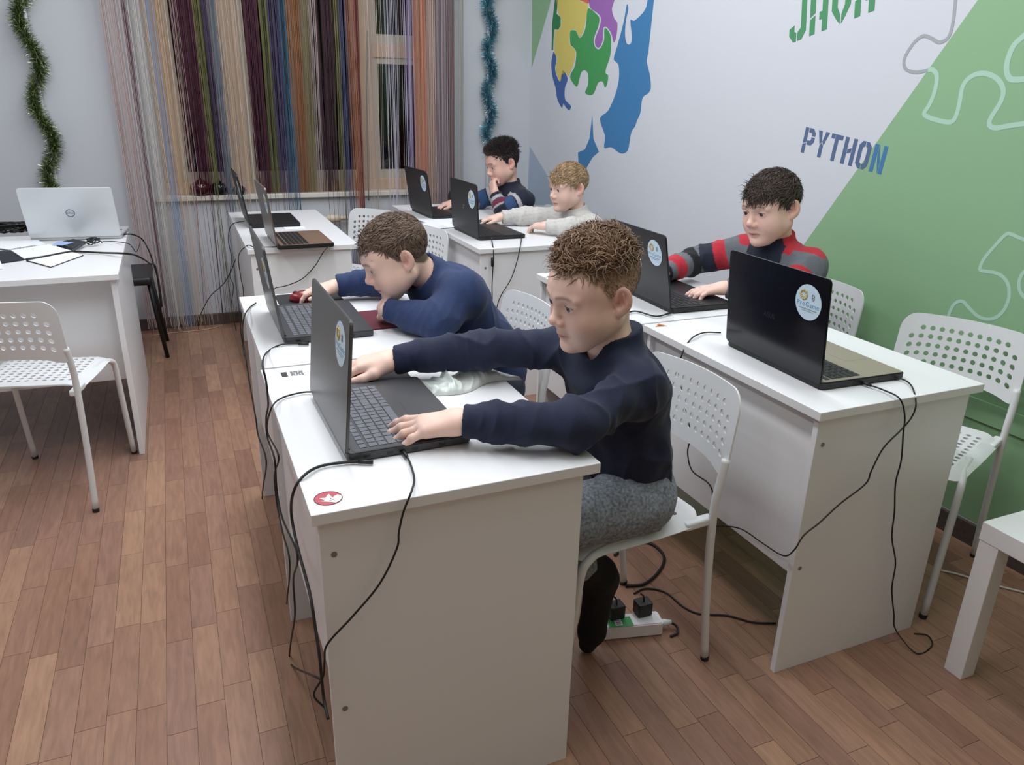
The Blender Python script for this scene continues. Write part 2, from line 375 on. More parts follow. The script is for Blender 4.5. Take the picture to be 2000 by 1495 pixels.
c9 = lambda L_: [(1780+a/6.795, 430+b_/6.795) for a, b_ in L_]
stroke(c9([(480, 1330), (510, 1230), (560, 1130), (620, 1085), (690, 1085), (760, 1160), (860, 1260), (960, 1310), (1060, 1315), (1160, 1270), (1240, 1180), (1290, 1060), (1300, 950), (1280, 840), (1210, 750), (1110, 700), (930, 670), (920, 620), (970, 510), (1130, 320), (1260, 190), (1330, 190), (1420, 230), (1600, 300)]), .011, MLG, 'pale looping puzzle outline')
stroke(c9([(1560, 640), (1470, 720), (1430, 840), (1450, 960), (1540, 1060)]), .011, MLG, 'pale arc of a puzzle outline')
# stencil lettering
LET = {  # strokes on a 4 x 6 grid with stencil gaps
 'P': [[(0, 0), (1.2, 0), (1.2, 2.4), (0, 2.0)], [(0, 2.3), (1.2, 2.7), (1.2, 6), (0, 6)], [(1.5, 6), (3, 6), (4, 5), (4, 4.3), (2.8, 4.3), (2.8, 4.8), (2.5, 5), (1.5, 5)], [(4, 4), (4, 3), (3, 2.1), (1.5, 2.1), (1.5, 3.1), (2.5, 3.1), (2.8, 3.4), (2.8, 4)]],
 'Y': [[(0, 6), (1.3, 6), (1.9, 3.6), (1.3, 2.9)], [(2.7, 6), (4, 6), (2.7, 2.9), (2.1, 3.6)], [(1.4, 0), (2.6, 0), (2.6, 2.7), (2.0, 3.3), (1.4, 2.7)]],
 'T': [[(0, 6), (1.2, 6), (1.2, 5), (0, 5)], [(1.4, 6), (4, 6), (4, 5), (2.6, 5), (2.6, 0), (1.4, 0)]],
 'H': [[(0, 0), (1.2, 0), (1.2, 6), (0, 6)], [(1.4, 2.5), (2.6, 2.9), (2.6, 3.8), (1.4, 3.4)], [(2.8, 0), (4, 0), (4, 6), (2.8, 6)]],
 'O': [[(1.85, 0), (1.0, 0), (0, 1), (0, 5), (1, 6), (1.85, 6), (1.85, 5), (1.2, 4.6), (1.2, 1.4), (1.85, 1)], [(2.15, 0), (3, 0), (4, 1), (4, 5), (3, 6), (2.15, 6), (2.15, 5), (2.8, 4.6), (2.8, 1.4), (2.15, 1)]],
 'N': [[(0, 0), (1.2, 0), (1.2, 6), (0, 6)], [(1.4, 6), (1.4, 3.6), (2.6, 0), (2.6, 2.4)], [(2.8, 0), (4, 0), (4, 6), (2.8, 6)]],
 'J': [[(0, 1.9), (1.2, 2.2), (1.2, 1.4), (1.7, 1.1), (1.7, 0), (1, 0), (0, 1)], [(2, 0), (3, 0), (4, 1), (4, 6), (2.8, 6), (2.8, 1.6), (2, 1.1)]],
 'A': [[(0, 0), (1.2, 0), (1.2, 2.4), (0, 2)], [(0, 2.3), (1.2, 2.7), (1.2, 4.6), (1.85, 5), (1.85, 6), (1, 6), (0, 5)], [(2.15, 6), (3, 6), (4, 5), (4, 0), (2.8, 0), (2.8, 1.6), (2.15, 1.6), (2.15, 2.6), (2.8, 2.6), (2.8, 4.6), (2.15, 5)]],
 'V': [[(0, 6), (1.2, 6), (1.2, 2.2), (1.85, 1.2), (1.85, 0), (1, .8), (0, 2)], [(2.8, 6), (4, 6), (4, 2), (3, .8), (2.15, 0), (2.15, 1.2), (2.8, 2.2)]]}
def stencil(word, p00, p10, p01, cols):
    A = pwall(*p00); U = pwall(*p10)-A; V = pwall(*p01)-A; n = len(word); tot = n*4+(n-1)*0.9
    for i, ch in enumerate(word):
        bm = bmesh.new()
        for pl in LET[ch]:
            P = [A+U*((i*4.9+x)/tot)+V*(z/6) for x, z in pl]
            b2 = poly_prism([Vector(p)+WN*0.0001 for p in P], WN, .0012); me = bpy.data.meshes.new('t'); b2.to_mesh(me); b2.free(); bm.from_mesh(me); bpy.data.meshes.remove(me)
        o = bm_obj('letter', bm, cols if not isinstance(cols, list) else cols[i], wall_right); o['label'] = 'stencil letter ' + ch
PYC = mat('lettering_slate', (84, 104, 140), .6); PYC2 = mat('lettering_blue', (66, 118, 168), .6); JVC = mat('lettering_green', (74, 142, 96), .6)
stencil('PYTHON', (1564, 297), (1721, 341), (1575, 248), [PYC]*5+[PYC2])
stencil('JAVA', (1541, 86), (1708, 20), (1545, -2), JVC)
# ------------------------------------------------------------------ desks
CAPM = mat('grey_screw_cap', (120, 118, 120), 0.4)
def desk(x0, x1, y0, y1, label, h=0.75, over=0.03, rz=0.0):
    cx, cy = (x0+x1)/2, (y0+y1)/2; d = empty('desk', (cx, cy, 0), rz); tag(d, label, 'desk', 'white school desks')
    hx, hy = (x1-x0)/2, (y1-y0)/2
    bbox('tabletop', (-hx, -hy, h-.022), (hx, hy, h), WHITE, d, .0015)
    for s_ in (-1, 1):
        ya = s_*(hy-.012); yb2 = s_*(hy-.028)
        p = bbox('side_panel', (-hx+.012, min(ya, yb2), 0), (hx-over, max(ya, yb2), h-.022), WHITE, d, .001)
        for (xx, zz) in ((-hx+.035, .66), (-hx+.035, .32)):
            b = MB(); M = Matrix.Translation((xx, ya+s_*.0004, zz))@Matrix.Rotation(math.pi/2, 4, 'X'); b.lathe([(.0055, -.0008), (.0055, .0008)], 12, M); b.build('screw_cap', CAPM, p)
    bbox('modesty_panel', (-hx+.03, -hy+.028, .29), (-hx+.046, hy-.028, h-.022), WHITE, d, .001)
    return d
desk(.139, .687, 1.132, 1.885, 'white desk nearest the viewer with a red fox sticker on its corner')
desk(.150, .692, 1.895, 2.645, 'white desk where the boy in the blue sweater rests on his arm')
desk(.252, .735, 3.47, 4.60, 'white desk holding two open laptops in front of the window')
desk(1.278, 1.818, 1.172, 1.915, 'white desk with the black laptop and the empty chair by the green wall')
desk(1.262, 1.802, 1.925, 2.665, 'white desk of the boy in the red striped fleece')
desk(1.222, 1.762, 3.19, 3.92, 'white desk of the blond boy in the pale grey sweater')
desk(1.205, 1.745, 3.93, 4.66, 'white desk of the dark haired boy in the far corner')
# wide desk on the left, front panel towards the viewer
d = empty('desk', (-.93, 3.62, 0)); tag(d, 'wide white desk on the left with notebooks and a silver laptop', 'desk', 'white school desks')
def LB(n, lo, hi, m_=WHITE, bv=.0015): return bbox(n, (lo[0]+.93, lo[1]-3.62, lo[2]), (hi[0]+.93, hi[1]-3.62, hi[2]), m_, d, bv)
LB('tabletop', (-1.62, 3.13, .728), (-.236, 4.09, .75)); LB('side_panel', (-.268, 3.15, 0), (-.248, 4.08, .728)); LB('side_panel', (-1.61, 3.15, 0), (-1.59, 4.08, .728)); LB('modesty_panel', (-1.59, 3.24, .3), (-.268, 3.256, .728))
# small square coffee table
t = empty('side_table', (2.0, .76, 0)); tag(t, 'low square white coffee table with thick legs at the right edge', 'table')
bbox('tabletop', (-.272, -.272, .40), (.272, .272, .45), WHITE, t, .002)
for sx in (-1, 1):
    for sy in (-1, 1): bbox('leg', (min(sx*.27, sx*.22), min(sy*.27, sy*.22), 0), (max(sx*.27, sx*.22), max(sy*.27, sy*.22), .40), WHITE, t, .0015)

# ------------------------------------------------------------------ perforated plastic chairs
def perf(W, H, nc, nr, pitch, r, corner, fmap, skip, oc=(0, 0)):
    """half sizes W,H; nc x nr cells with round holes; fmap (u,v)->xyz"""
    b = bmesh.new(); cacheV = {}
    def V(u, v):
        k = (round(u, 5), round(v, 5))
        if k not in cacheV: cacheV[k] = b.verts.new(fmap(u, v))
        return cacheV[k]
    w, h = nc*pitch/2, nr*pitch/2; q = pitch/4
    def loop(cx, cy): 
        L_ = []
        hp = pitch/2
        for i in range(4): L_.append((cx+hp, cy-hp+q*i))
        for i in range(4): L_.append((cx+hp-q*i, cy+hp))
        for i in range(4): L_.append((cx-hp, cy+hp-q*i))
        for i in range(4): L_.append((cx-hp+q*i, cy-hp))
        return L_
    for i in range(nc):
        for j in range(nr):
            cx, cy = oc[0]-w+pitch*(i+.5), oc[1]-h+pitch*(j+.5); L_ = loop(cx, cy)
            if skip(i, j):
                c = V(cx, cy)
                for k in range(16): b.faces.new((c, V(*L_[k]), V(*L_[(k+1) % 16])))
            else:
                dx = (pitch*.25 if (j % 2) else 0)*0
                C = [(cx+dx+r*math.cos(math.atan2(p[1]-cy, p[0]-cx)), cy+r*math.sin(math.atan2(p[1]-cy, p[0]-cx))) for p in L_]
                for k in range(16): k2 = (k+1) % 16; b.faces.new((V(*C[k]), V(*L_[k]), V(*L_[k2]), V(*C[k2])))
    B = []
    n4, m4 = nr*4, nc*4
    for i in range(n4): B.append((oc[0]+w, oc[1]-h+q*i))
    for i in range(m4): B.append((oc[0]+w-q*i, oc[1]+h))
    for i in range(n4): B.append((oc[0]-w, oc[1]+h-q*i))
    for i in range(m4): B.append((oc[0]-w+q*i, oc[1]-h))
    O = []
    for (u, v) in B:
        x, y = (u-oc[0])*W/w, (v-oc[1])*H/h; qx, qy = max(-(W-corner), min(W-corner, x)), max(-(H-corner), min(H-corner, y))
        dx, dy = x-qx, y-qy; l = math.hypot(dx, dy)
        if l > 1e-6 and abs(dx) > 1e-6 and abs(dy) > 1e-6: x, y = qx+dx/l*corner, qy+dy/l*corner
        O.append((x, y))
    n = len(B); mid = [((B[i][0]+2*O[i][0])/3, (B[i][1]+2*O[i][1])/3) for i in range(n)]
    for i in range(n):
        k = (i+1) % n; b.faces.new((V(*B[i]), V(*mid[i]), V(*mid[k]), V(*B[k]))); b.faces.new((V(*mid[i]), V(*O[i]), V(*O[k]), V(*mid[k])))
    return b
def solid(o, th, off=0.0):
    m_ = o.modifiers.new('thickness', 'SOLIDIFY'); m_.thickness = th; m_.offset = off
    e = o.modifiers.new('crisp_edges', 'EDGE_SPLIT'); e.split_angle = math.radians(45); return o
def make_chair():
    c = empty('chair')
    def fb(u, v):
        t = (v+.1)/.2
        return (-.222-.03*t-.028*(1-(u/.19)**2), u*(1-.02*t), .572+.198*t-.006*(u/.19)**2-(1-t)*.040*(abs(u)/.19)**5)
    o = bm_obj('backrest', perf(.192, .1, 12, 5, .0278, .0078, .045, fb, lambda i, j: j == 4 and i in (0, 11)), WPLAST, c, True); solid(o, .005)
    def fs(u, v):
        z = .455-.006*(1-(v/.18)**2)-.020*max(0.0, (abs(u)-.135)/.051)**2
        if v > .10: z -= .030*((v-.10)/.08)**2
        return (v+.0, u, z)
    o = bm_obj('seat', perf(.186, .182, 11, 10, .0275, .0075, .05, fs, lambda i, j: False), WPLAST, c, True); solid(o, .005)
    for s_ in (-1, 1):
        y = s_*.186
        b = MB(); b.tube(cr([(-.228, y*.985, .60), (-.218, y, .55), (-.207, y, .45), (-.222, y, .2), (-.245, y, .004)], 5), .0105, 12); b.build('back_leg', WMETAL, c, True)
        b = MB(); b.tube(cr([(.02, y*.86, .436), (.10, y*.9, .434), (.15, y*.97, .424), (.174, y, .39), (.19, y, .25), (.222, y, .004)], 5), .0105, 12); b.build('front_leg', WMETAL, c, True)
        for xx in (-.245, .222):
            b = MB(); b.lathe([(.0112, 0), (.0115, .012), (.0108, .014)], 12, Matrix.Translation((xx, y, 0))); b.build('foot_cap', BLACKP, c)
        bbox('bracket', (-.215, min(y, y-s_*.026), .424), (-.128, max(y, y-s_*.026), .446), WPLAST, c, .006, 3)
    return c
CH = [((-.52, 3.0), 76.5, 'empty white perforated chair in front of the wide desk on the left'),
      ((.893, 1.463), 184.5, 'white perforated chair under the boy in the navy sweatshirt'),
      ((.79, 2.23), 184, 'white perforated chair under the boy in the blue sweater'),
      ((2.0, 1.457), 201, 'empty white perforated chair against the green wall'),
      ((.85, 4.19), 222, 'empty white perforated chair nearest the window radiator'),
      ((.90, 3.63), 208, 'empty white perforated chair between the two back desk rows'),
      ((1.99, 2.14), 180, 'white perforated chair under the boy in the red striped fleece'),
      ((1.92, 3.53), 180, 'white perforated chair under the blond boy in pale grey'),
      ((1.86, 4.21), 180, 'white perforated chair under the dark haired boy in the corner')]
ch0 = make_chair()
for i, (p, a, lb) in enumerate(CH):
    c = ch0 if i == 0 else copy_tree(ch0)
    c.location = (p[0], p[1], 0); c.rotation_euler = (0, 0, math.radians(a)); tag(c, lb, 'chair', 'white perforated chairs')
# black stool behind the left desk
st = empty('stool', (-.36, 4.56, 0)); tag(st, 'black padded stool half hidden behind the wide left desk', 'stool')
bbox('seat', (-.2, -.19, .415), (.185, .19, .462), mat('black_vinyl', (28, 28, 32), .45, bump=(300, .1)), st, .02, 4)
for sx in (-1, 1):
    for sy in (-1, 1):
        b = MB(); b.tube([(sx*.165, sy*.15, .425), (sx*.18, sy*.155, .25), (sx*.205, sy*.16, .003)], .011, 10); b.build('leg', BLACKP, st, True)

# ------------------------------------------------------------------ laptops
KEYB = mat('black_key', (30, 30, 33), .5); KEYG = mat('grey_key', (98, 99, 106), .5); SCR = mat('screen_glow', (30, 40, 60), .2, emit=((150, 175, 215), 0.7)); BEZ = mat('black_bezel', (12, 12, 13), .35)
STK = mat('pale_blue_sticker', (206, 228, 244), .45); STB = mat('sticker_blue_print', (70, 140, 190), .5); STY = mat('sticker_gold_print', (190, 165, 80), .5); STG = mat('sticker_grey_print', (120, 130, 135), .5)
LOGOG = mat('dull_logo', (112, 112, 116), .35, .6); LOGOD = mat('dark_logo', (62, 62, 66), .3, .6); LOGOS = mat('bright_logo', (190, 192, 196), .3, .7)
def rbox(name, lo, hi, r, bev, mt, parent, M=None):
    """flat slab with corners rounded in plan (x,y)"""
    bm = bmesh.new(); vs = []
    for (cx, cy, a0) in ((hi[0]-r, hi[1]-r, 0), (lo[0]+r, hi[1]-r, 90), (lo[0]+r, lo[1]+r, 180), (hi[0]-r, lo[1]+r, 270)):
        for k in range(5): a = math.radians(a0+k*22.5); vs.append(bm.verts.new((cx+r*math.cos(a), cy+r*math.sin(a), lo[2])))
    f = bm.faces.new(vs); ex = bmesh.ops.extrude_face_region(bm, geom=[f]); bmesh.ops.translate(bm, verts=[g for g in ex['geom'] if isinstance(g, bmesh.types.BMVert)], vec=(0, 0, hi[2]-lo[2]))
    bmesh.ops.recalc_face_normals(bm, faces=bm.faces)
    if bev:
        ed = [e for e in bm.edges if abs(e.verts[0].co.z-e.verts[1].co.z) < 1e-6]; bmesh.ops.bevel(bm, geom=ed, offset=bev, segments=2, affect='EDGES')
    if M is not None: bmesh.ops.transform(bm, matrix=M, verts=bm.verts)
    return bm_obj(name, bm, mt, parent)
_keymesh = {}
def keymesh(w, d, mt):
    k = (round(w, 4), round(d, 4), mt.name)
    if k not in _keymesh:
        b = MB(); b.box((-d/2, -w/2, 0), (d/2, w/2, .0012)); me = b.mesh('key'); me.materials.append(mt); _keymesh[k] = me
    return _keymesh[k]
def laptop(loc, yaw, lean, label, lidm, deckm, keym, w=.362, dp=.245, sticker=None, logo=None, keys=True, lh=None, thick=.019, logom=None, edge=None):
    L_ = empty('laptop', loc, math.radians(yaw)); tag(L_, label, 'laptop', 'open laptops on the desks')
    lh = lh or dp
    base = rbox('base', (0, -w/2, .002), (dp, w/2, thick), .012, .002, edge or deckm, L_)
    rbox('palm_deck', (.012, -w/2+.004, thick-.0004), (dp-.003, w/2-.004, thick+.0004), .008, 0, deckm, base)
    rbox('touchpad', (dp-.087, -.075, thick+.0004), (dp-.015, .035, thick+.0007), .003, 0, deckm, base)
    rows = [(.028, .0125)]+[(.047+.0185*i, .0155) for i in range(5)]
    kw = .0186
    kb0 = -w/2+.018
    n = int((w-.036)/kw)
    if keys == 'flat':
        b = MB()
        for (xr, dd) in rows:
            for i in range(n): b.box((xr, kb0+kw*i, thick), (xr+dd, kb0+kw*i+.0158, thick+.0016))
        o = b.build('keys', keym, base); o['kind'] = 'stuff'
    else:
        for ri, (xr, dd) in enumerate(rows):
            i = 0
            while i < n:
                span = 1
                if ri == 5 and i == 4: span = 6
                elif ri in (3, 4) and i == 0: span = 2
                elif ri in (3, 4) and i == n-6: span = 2
                wk = kw*span-.0028
                o = bpy.data.objects.new('key', keymesh(wk, dd, keym)); COL.objects.link(o); o.parent = base
                o.location = (xr+dd/2, kb0+kw*i+wk/2, thick+.0004); i += span
    b = MB()
    for yy in (-w*.36, w*.36): b.tube([(.004, yy-.03, thick-.001), (.004, yy+.03, thick-.001)], .0055, 10)
    b.build('hinge', BLACKP, L_)
    for xx in (.03, .075, .1, .125, .18):
        b = MB(); b.box((xx, -w/2-.0004, .006), (xx+.013, -w/2+.002, .0115)); b.build('port', BEZ, base)
    # lid: local plan slab (height along x) stood up
    M = Matrix.Translation((.002, 0, thick-.003))@Matrix.Rotation(math.radians(-90-lean), 4, 'Y')
    # after rotation the slab's +x points up, its +z points to -x (outside)
    lid = rbox('lid', (0, -w/2, 0), (lh, w/2, .0065), .012, .0012, lidm, L_, M)
    rbox('bezel', (.004, -w/2+.003, -.0006), (lh-.003, w/2-.003, .0002), .01, 0, BEZ, lid, M)
    rbox('screen', (.02, -w/2+.011, -.0010), (lh-.011, w/2-.011, -.0005), .001, 0, SCR, lid, M)
    # outside face: z=.0065, seen from outside left-to-right = +y direction?  outside viewer looks along +x_world(local), sees y increasing to the left
    def out(h_, y_, lift=.0002): return M@Matrix.Translation((h_, y_, .0065+lift))@Matrix(((0, 1, 0, 0), (-1, 0, 0, 0), (0, 0, 1, 0), (0, 0, 0, 1)))
    if logo:
        lm = logom or LOGOD
        if logo == 'circle':
            b = MB(); b.tube([tuple(out(lh*.5, 0)@Vector((.009*math.cos(a), .009*math.sin(a), 0))) for a in np.linspace(0, 2*math.pi, 25)[:-1]], .0012, 6, closed=True); b.build('logo', lm, lid)
        elif logo == 'ring':
            b = MB(); pts = [tuple(out(lh*.5, 0)@Vector((.0165*math.cos(a), .0165*math.sin(a), 0))) for a in np.linspace(0, 2*math.pi, 33)[:-1]]
            b.tube(pts, .0012, 6, closed=True); lg = b.build('logo', lm, lid); text_obj('lettering', 'DELL', .0125, out(lh*.5, 0, .0004), lm, lg)
        else: text_obj('logo', logo, .019, out(lh*.47, .012, .0004), lm, lid)
    if sticker:
        sy, sh = -w/2+sticker[0], lh-sticker[1]; R_ = sticker[2] if len(sticker) > 2 else .043
        b = MB(); b.lathe([(R_, 0), (R_, .0003)], 40, out(sh, sy)); s_ = b.build('sticker', STK, lid); s_['label'] = 'round pale blue sticker'
        e = .0007
        b = MB(); b.tube([tuple(out(sh, sy, e)@Vector((-.016+.011*math.cos(a), .016+.011*math.sin(a), 0))) for a in np.linspace(0, 2*math.pi, 20)[:-1]], .0016, 5, closed=True)
        for a in np.linspace(0, 2*math.pi, 9)[:-1]:
            b.tube([tuple(out(sh, sy, e)@Vector((-.016+rr*math.cos(a), .016+rr*math.sin(a), 0))) for rr in (.005, .0145)], .001, 4)
        b.build('gear_mark', STY, s_)
        text_obj('lettering', 'ProGame', .0175, out(sh, sy, e)@Matrix.Translation((0, -.006, 0)), STB, s_, 1.15)
        b = MB(); b.tube([tuple(out(sh, sy, e)@Vector(p)) for p in ((-.03, -.0165, 0), (.03, -.0165, 0))], .0009, 4); b.tube([tuple(out(sh, sy, e)@Vector(p)) for p in ((-.02, -.0215, 0), (.02, -.0215, 0))], .0006, 4)
        for (xx, yy) in ((.016, .019), (.016, .012)):
            b.tube([tuple(out(sh, sy, e)@Vector((xx+.0035*math.cos(a), yy+.0035*math.sin(a), 0))) for a in np.linspace(0, 2*math.pi, 13)[:-1]], .0012, 4, closed=True)
        b.build('print_lines', STG, s_)
    return L_
GRY = mat('dark_grey_lid', (84, 84, 86), .32, .35, bump=(400, .03)); GDK = mat('dark_grey_deck', (58, 58, 61), .42)
BLK = mat('black_lid', (26, 26, 31), .38, bump=(500, .05)); BLKD = mat('black_deck', (24, 24, 27), .45); BLKG = mat('glossy_black_lid', (17, 17, 24), .18)
BRN = mat('bronze_lid', (112, 102, 96), .35, .4); BRND = mat('bronze_deck', (134, 108, 92), .4, .3); GLD = mat('champagne_deck', (158, 148, 132), .4, .3)
SLV = mat('silver_lid', (214, 218, 222), .35, .25); SLVD = mat('silver_deck', (190, 192, 195), .4, .3)
T = .75
laptop((.232, 1.478, T), 1, -5, 'dark grey laptop of the boy in the navy sweatshirt nearest the viewer', GRY, GDK, KEYG, sticker=(.068, .062, .043), dp=.25, lh=.262)
laptop((.222, 2.247, T), 0, 7, 'dark grey laptop in front of the boy in the blue sweater', GRY, GDK, KEYG, sticker=(.075, .085, .043), dp=.25, lh=.258)
laptop((.372, 3.598, T), 1, 7, 'bronze laptop nearer the viewer on the window desk', BRN, BRND, KEYB, sticker=(.07, .075), keys=True, edge=BLKD, lh=.252)
laptop((.318, 4.20, T), 0, 9, 'black laptop farthest back on the window desk', BLK, BLKD, KEYB, sticker=(.07, .08), keys='flat', lh=.25)
laptop((1.270, 4.232, T), 3, 8, 'black laptop in the far corner of the dark haired boy', BLK, BLKD, KEYB, sticker=(.07, .07), logo='ASUS', keys='flat')
laptop((1.293, 3.565, T), 1, 3, 'black laptop of the blond boy', BLK, BLKD, KEYB, sticker=(.07, .075), logo='circle', logom=LOGOG, keys='flat')
laptop((1.437, 2.168, T), -2, 11, 'black laptop with a ring logo facing the boy in the striped fleece', BLK, BLKD, KEYB, sticker=(.072, .068), logo='ring', logom=LOGOS, keys=True)
laptop((1.386, 1.468, T), -2, 5, 'glossy black laptop with a beige keyboard deck on the right near desk', BLKG, GLD, KEYB, sticker=(.066, .07, .044), logo='ASUS', keys=True, w=.378, lh=.262, dp=.27, edge=BLKD)
laptop((-.437, 3.915, T), 84, 17, 'silver laptop with a ring logo on the wide left desk', SLV, SLVD, KEYB, w=.368, dp=.235, lh=.232, logo='ring', logom=LOGOD, keys='flat', edge=SLVD)
# ------------------------------------------------------------------ signed-distance modelling for people and soft things
def nrm(v): v = np.asarray(v, float); return v/np.linalg.norm(v)
class Cone:
    """tapered capsule a-b, optional flattening (axis n, factor s>1 thins along n), optional flat ends"""
    def __init__(s, a, b, ra, rb, n=None, f=1.0, flat=False):
        s.a, s.b, s.ra, s.rb, s.n, s.f, s.flat = np.asarray(a, float), np.asarray(b, float), ra, rb, (nrm(n) if n is not None else None), f, flat
        r = max(ra, rb)*(1.0 if f >= 1 else 1/f); s.lo = np.minimum(s.a, s.b)-r; s.hi = np.maximum(s.a, s.b)+r
    def __call__(s, X, Y, Z):
        dx, dy, dz = X-s.a[0], Y-s.a[1], Z-s.a[2]; ab = s.b-s.a
        if s.n is not None:
            k = (dx*s.n[0]+dy*s.n[1]+dz*s.n[2])*(s.f-1); dx, dy, dz = dx+k*s.n[0], dy+k*s.n[1], dz+k*s.n[2]; ab = ab+(ab@s.n)*(s.f-1)*s.n
        l2 = max(ab@ab, 1e-12); t = (dx*ab[0]+dy*ab[1]+dz*ab[2])/l2
        tc = np.clip(t, 0, 1)
        d = np.sqrt((dx-ab[0]*tc)**2+(dy-ab[1]*tc)**2+(dz-ab[2]*tc)**2)-(s.ra+(s.rb-s.ra)*tc)
        if s.flat: d = np.maximum(d, np.maximum(-t, t-1)*math.sqrt(l2))
        if s.n is not None and s.f > 1: d = d/(0.5+0.5*s.f)
        return d
class Ell:
    def __init__(s, c, r, R=None):
        s.c, s.r, s.R = np.asarray(c, float), np.asarray(r, float), (np.eye(3) if R is None else np.asarray(R)); m_ = max(r)
        ext = np.sqrt(((s.R.T*s.r[None, :] if False else (s.R*1.0))**2)@(s.r**2)) if R is not None else s.r
        s.lo, s.hi = s.c-ext, s.c+ext
    def __call__(s, X, Y, Z):
        dx, dy, dz = X-s.c[0], Y-s.c[1], Z-s.c[2]; R = s.R
        q = [(dx*R[0, i]+dy*R[1, i]+dz*R[2, i]) for i in range(3)]
        k0 = np.sqrt(sum((q[i]/s.r[i])**2 for i in range(3))); k1 = np.sqrt(sum((q[i]/s.r[i]**2)**2 for i in range(3)))+1e-9
        return k0*(k0-1)/k1
def axis_pts(lo, hi, h, fine):
    out = [lo]; x = lo
    while x < hi:
        st = h
        for (a, b, hf) in fine:
            if a-h <= x <= b: st = min(st, hf)
        x += st; out.append(x)
    return np.array(out, np.float32)
class Sdf:
    def __init__(s): s.ops = []
    def add(s, p, k=.012): s.ops.append(('u', p, k)); return s
    def sub(s, p, k=.006): s.ops.append(('s', p, k)); return s
    def mesh(s, h=.005, fine=()):
        U = [p for o, p, k in s.ops if o == 'u']; lo = np.min([p.lo for p in U], 0)-.02; hi = np.max([p.hi for p in U], 0)+.02
        ax = [axis_pts(lo[i], hi[i], h, [(f[0][i], f[1][i], f[2]) for f in fine]) for i in range(3)]
        F = np.full([len(a) for a in ax], .06, np.float32)
        for o, p, k in s.ops:
            mg = max(k, .02)+.012; sl = []
            for i in range(3):
                a, b = np.searchsorted(ax[i], p.lo[i]-mg), np.searchsorted(ax[i], p.hi[i]+mg); sl.append(slice(max(a-1, 0), b+1))
            if any(q.stop-q.start < 2 for q in sl): continue
            X, Y, Z = ax[0][sl[0]][:, None, None], ax[1][sl[1]][None, :, None], ax[2][sl[2]][None, None, :]
            d = p(X, Y, Z).astype(np.float32); f = F[tuple(sl)]
            if o == 'u':
                hh = np.maximum(k-np.abs(f-d), 0)/k; F[tuple(sl)] = np.minimum(f, d)-hh*hh*k*.25
            else:
                d = -d; hh = np.maximum(k-np.abs(f-d), 0)/k; F[tuple(sl)] = np.maximum(f, d)+hh*hh*k*.25
        return surf_nets(F, ax)
def surf_nets(F, ax):
    S = F < 0; n = np.array(F.shape)
    cnt = np.zeros(n-1, np.uint8)
    for dx in (0, 1):
        for dy in (0, 1):
            for dz in (0, 1): cnt += S[dx:n[0]-1+dx, dy:n[1]-1+dy, dz:n[2]-1+dz]
    act = np.nonzero((cnt > 0) & (cnt < 8)); I = np.stack(act, 1); m_ = len(I)
    idx = np.full(n-1, -1, np.int32); idx[act] = np.arange(m_)
    acc = np.zeros((m_, 3)); c = np.zeros(m_)
    cor = [(a, b, d) for a in (0, 1) for b in (0, 1) for d in (0, 1)]
    val = {q: F[I[:, 0]+q[0], I[:, 1]+q[1], I[:, 2]+q[2]] for q in cor}
    co = lambda q: np.stack([ax[i][I[:, i]+q[i]] for i in range(3)], 1).astype(float)
    for q in cor:
        for i in range(3):
            if q[i] == 0:
                r = list(q); r[i] = 1; r = tuple(r); a, b = val[q], val[r]; msk = (a < 0) != (b < 0)
                t = np.where(msk, a/np.where(msk, a-b, 1), 0)[:, None]; pos = co(q)*(1-t)+co(r)*t
                acc += pos*msk[:, None]; c += msk
    V = acc/c[:, None]; faces = []
    for i in range(3):
        j, k = (i+1) % 3, (i+2) % 3
        sa = [slice(None)]*3; sb = [slice(None)]*3; sa[i] = slice(0, -1); sb[i] = slice(1, None)
        for s_ in (sa, sb): s_[j] = slice(1, -1); s_[k] = slice(1, -1)
        A, B = S[tuple(sa)], S[tuple(sb)]
        for flip in (False, True):
            e = np.stack(np.nonzero((A & ~B) if not flip else (~A & B)), 1)
            e[:, j] += 1; e[:, k] += 1
            def g(dj, dk):
                w_ = e.copy(); w_[:, j] -= dj; w_[:, k] -= dk; return idx[w_[:, 0], w_[:, 1], w_[:, 2]]
            q = np.stack([g(1, 1), g(0, 1), g(0, 0), g(1, 0)], 1)
            if flip: q = q[:, ::-1]
            faces.append(q)
    Q = np.concatenate(faces)
    return V, Q[(Q >= 0).all(1)]
def vnormals(V, Q):
    n = np.cross(V[Q[:, 2]]-V[Q[:, 0]], V[Q[:, 3]]-V[Q[:, 1]]); N = np.zeros_like(V)
    for i in range(4):
        for a in range(3): N[:, a] += np.bincount(Q[:, i], n[:, a], len(V))
    return N/(np.linalg.norm(N, axis=1)[:, None]+1e-12)
def relax(V, Q, it=2, lam=.5):
    e = np.concatenate([Q[:, [0, 1]], Q[:, [1, 2]], Q[:, [2, 3]], Q[:, [3, 0]]]); e = np.concatenate([e, e[:, ::-1]])
    deg = np.bincount(e[:, 0], minlength=len(V))[:, None]
    for i in range(it):
        for l in (lam, -lam*1.02):
            S = np.stack([np.bincount(e[:, 0], V[e[:, 1], a], len(V)) for a in range(3)], 1); V = V+l*(S/np.maximum(deg, 1)-V)
    return V
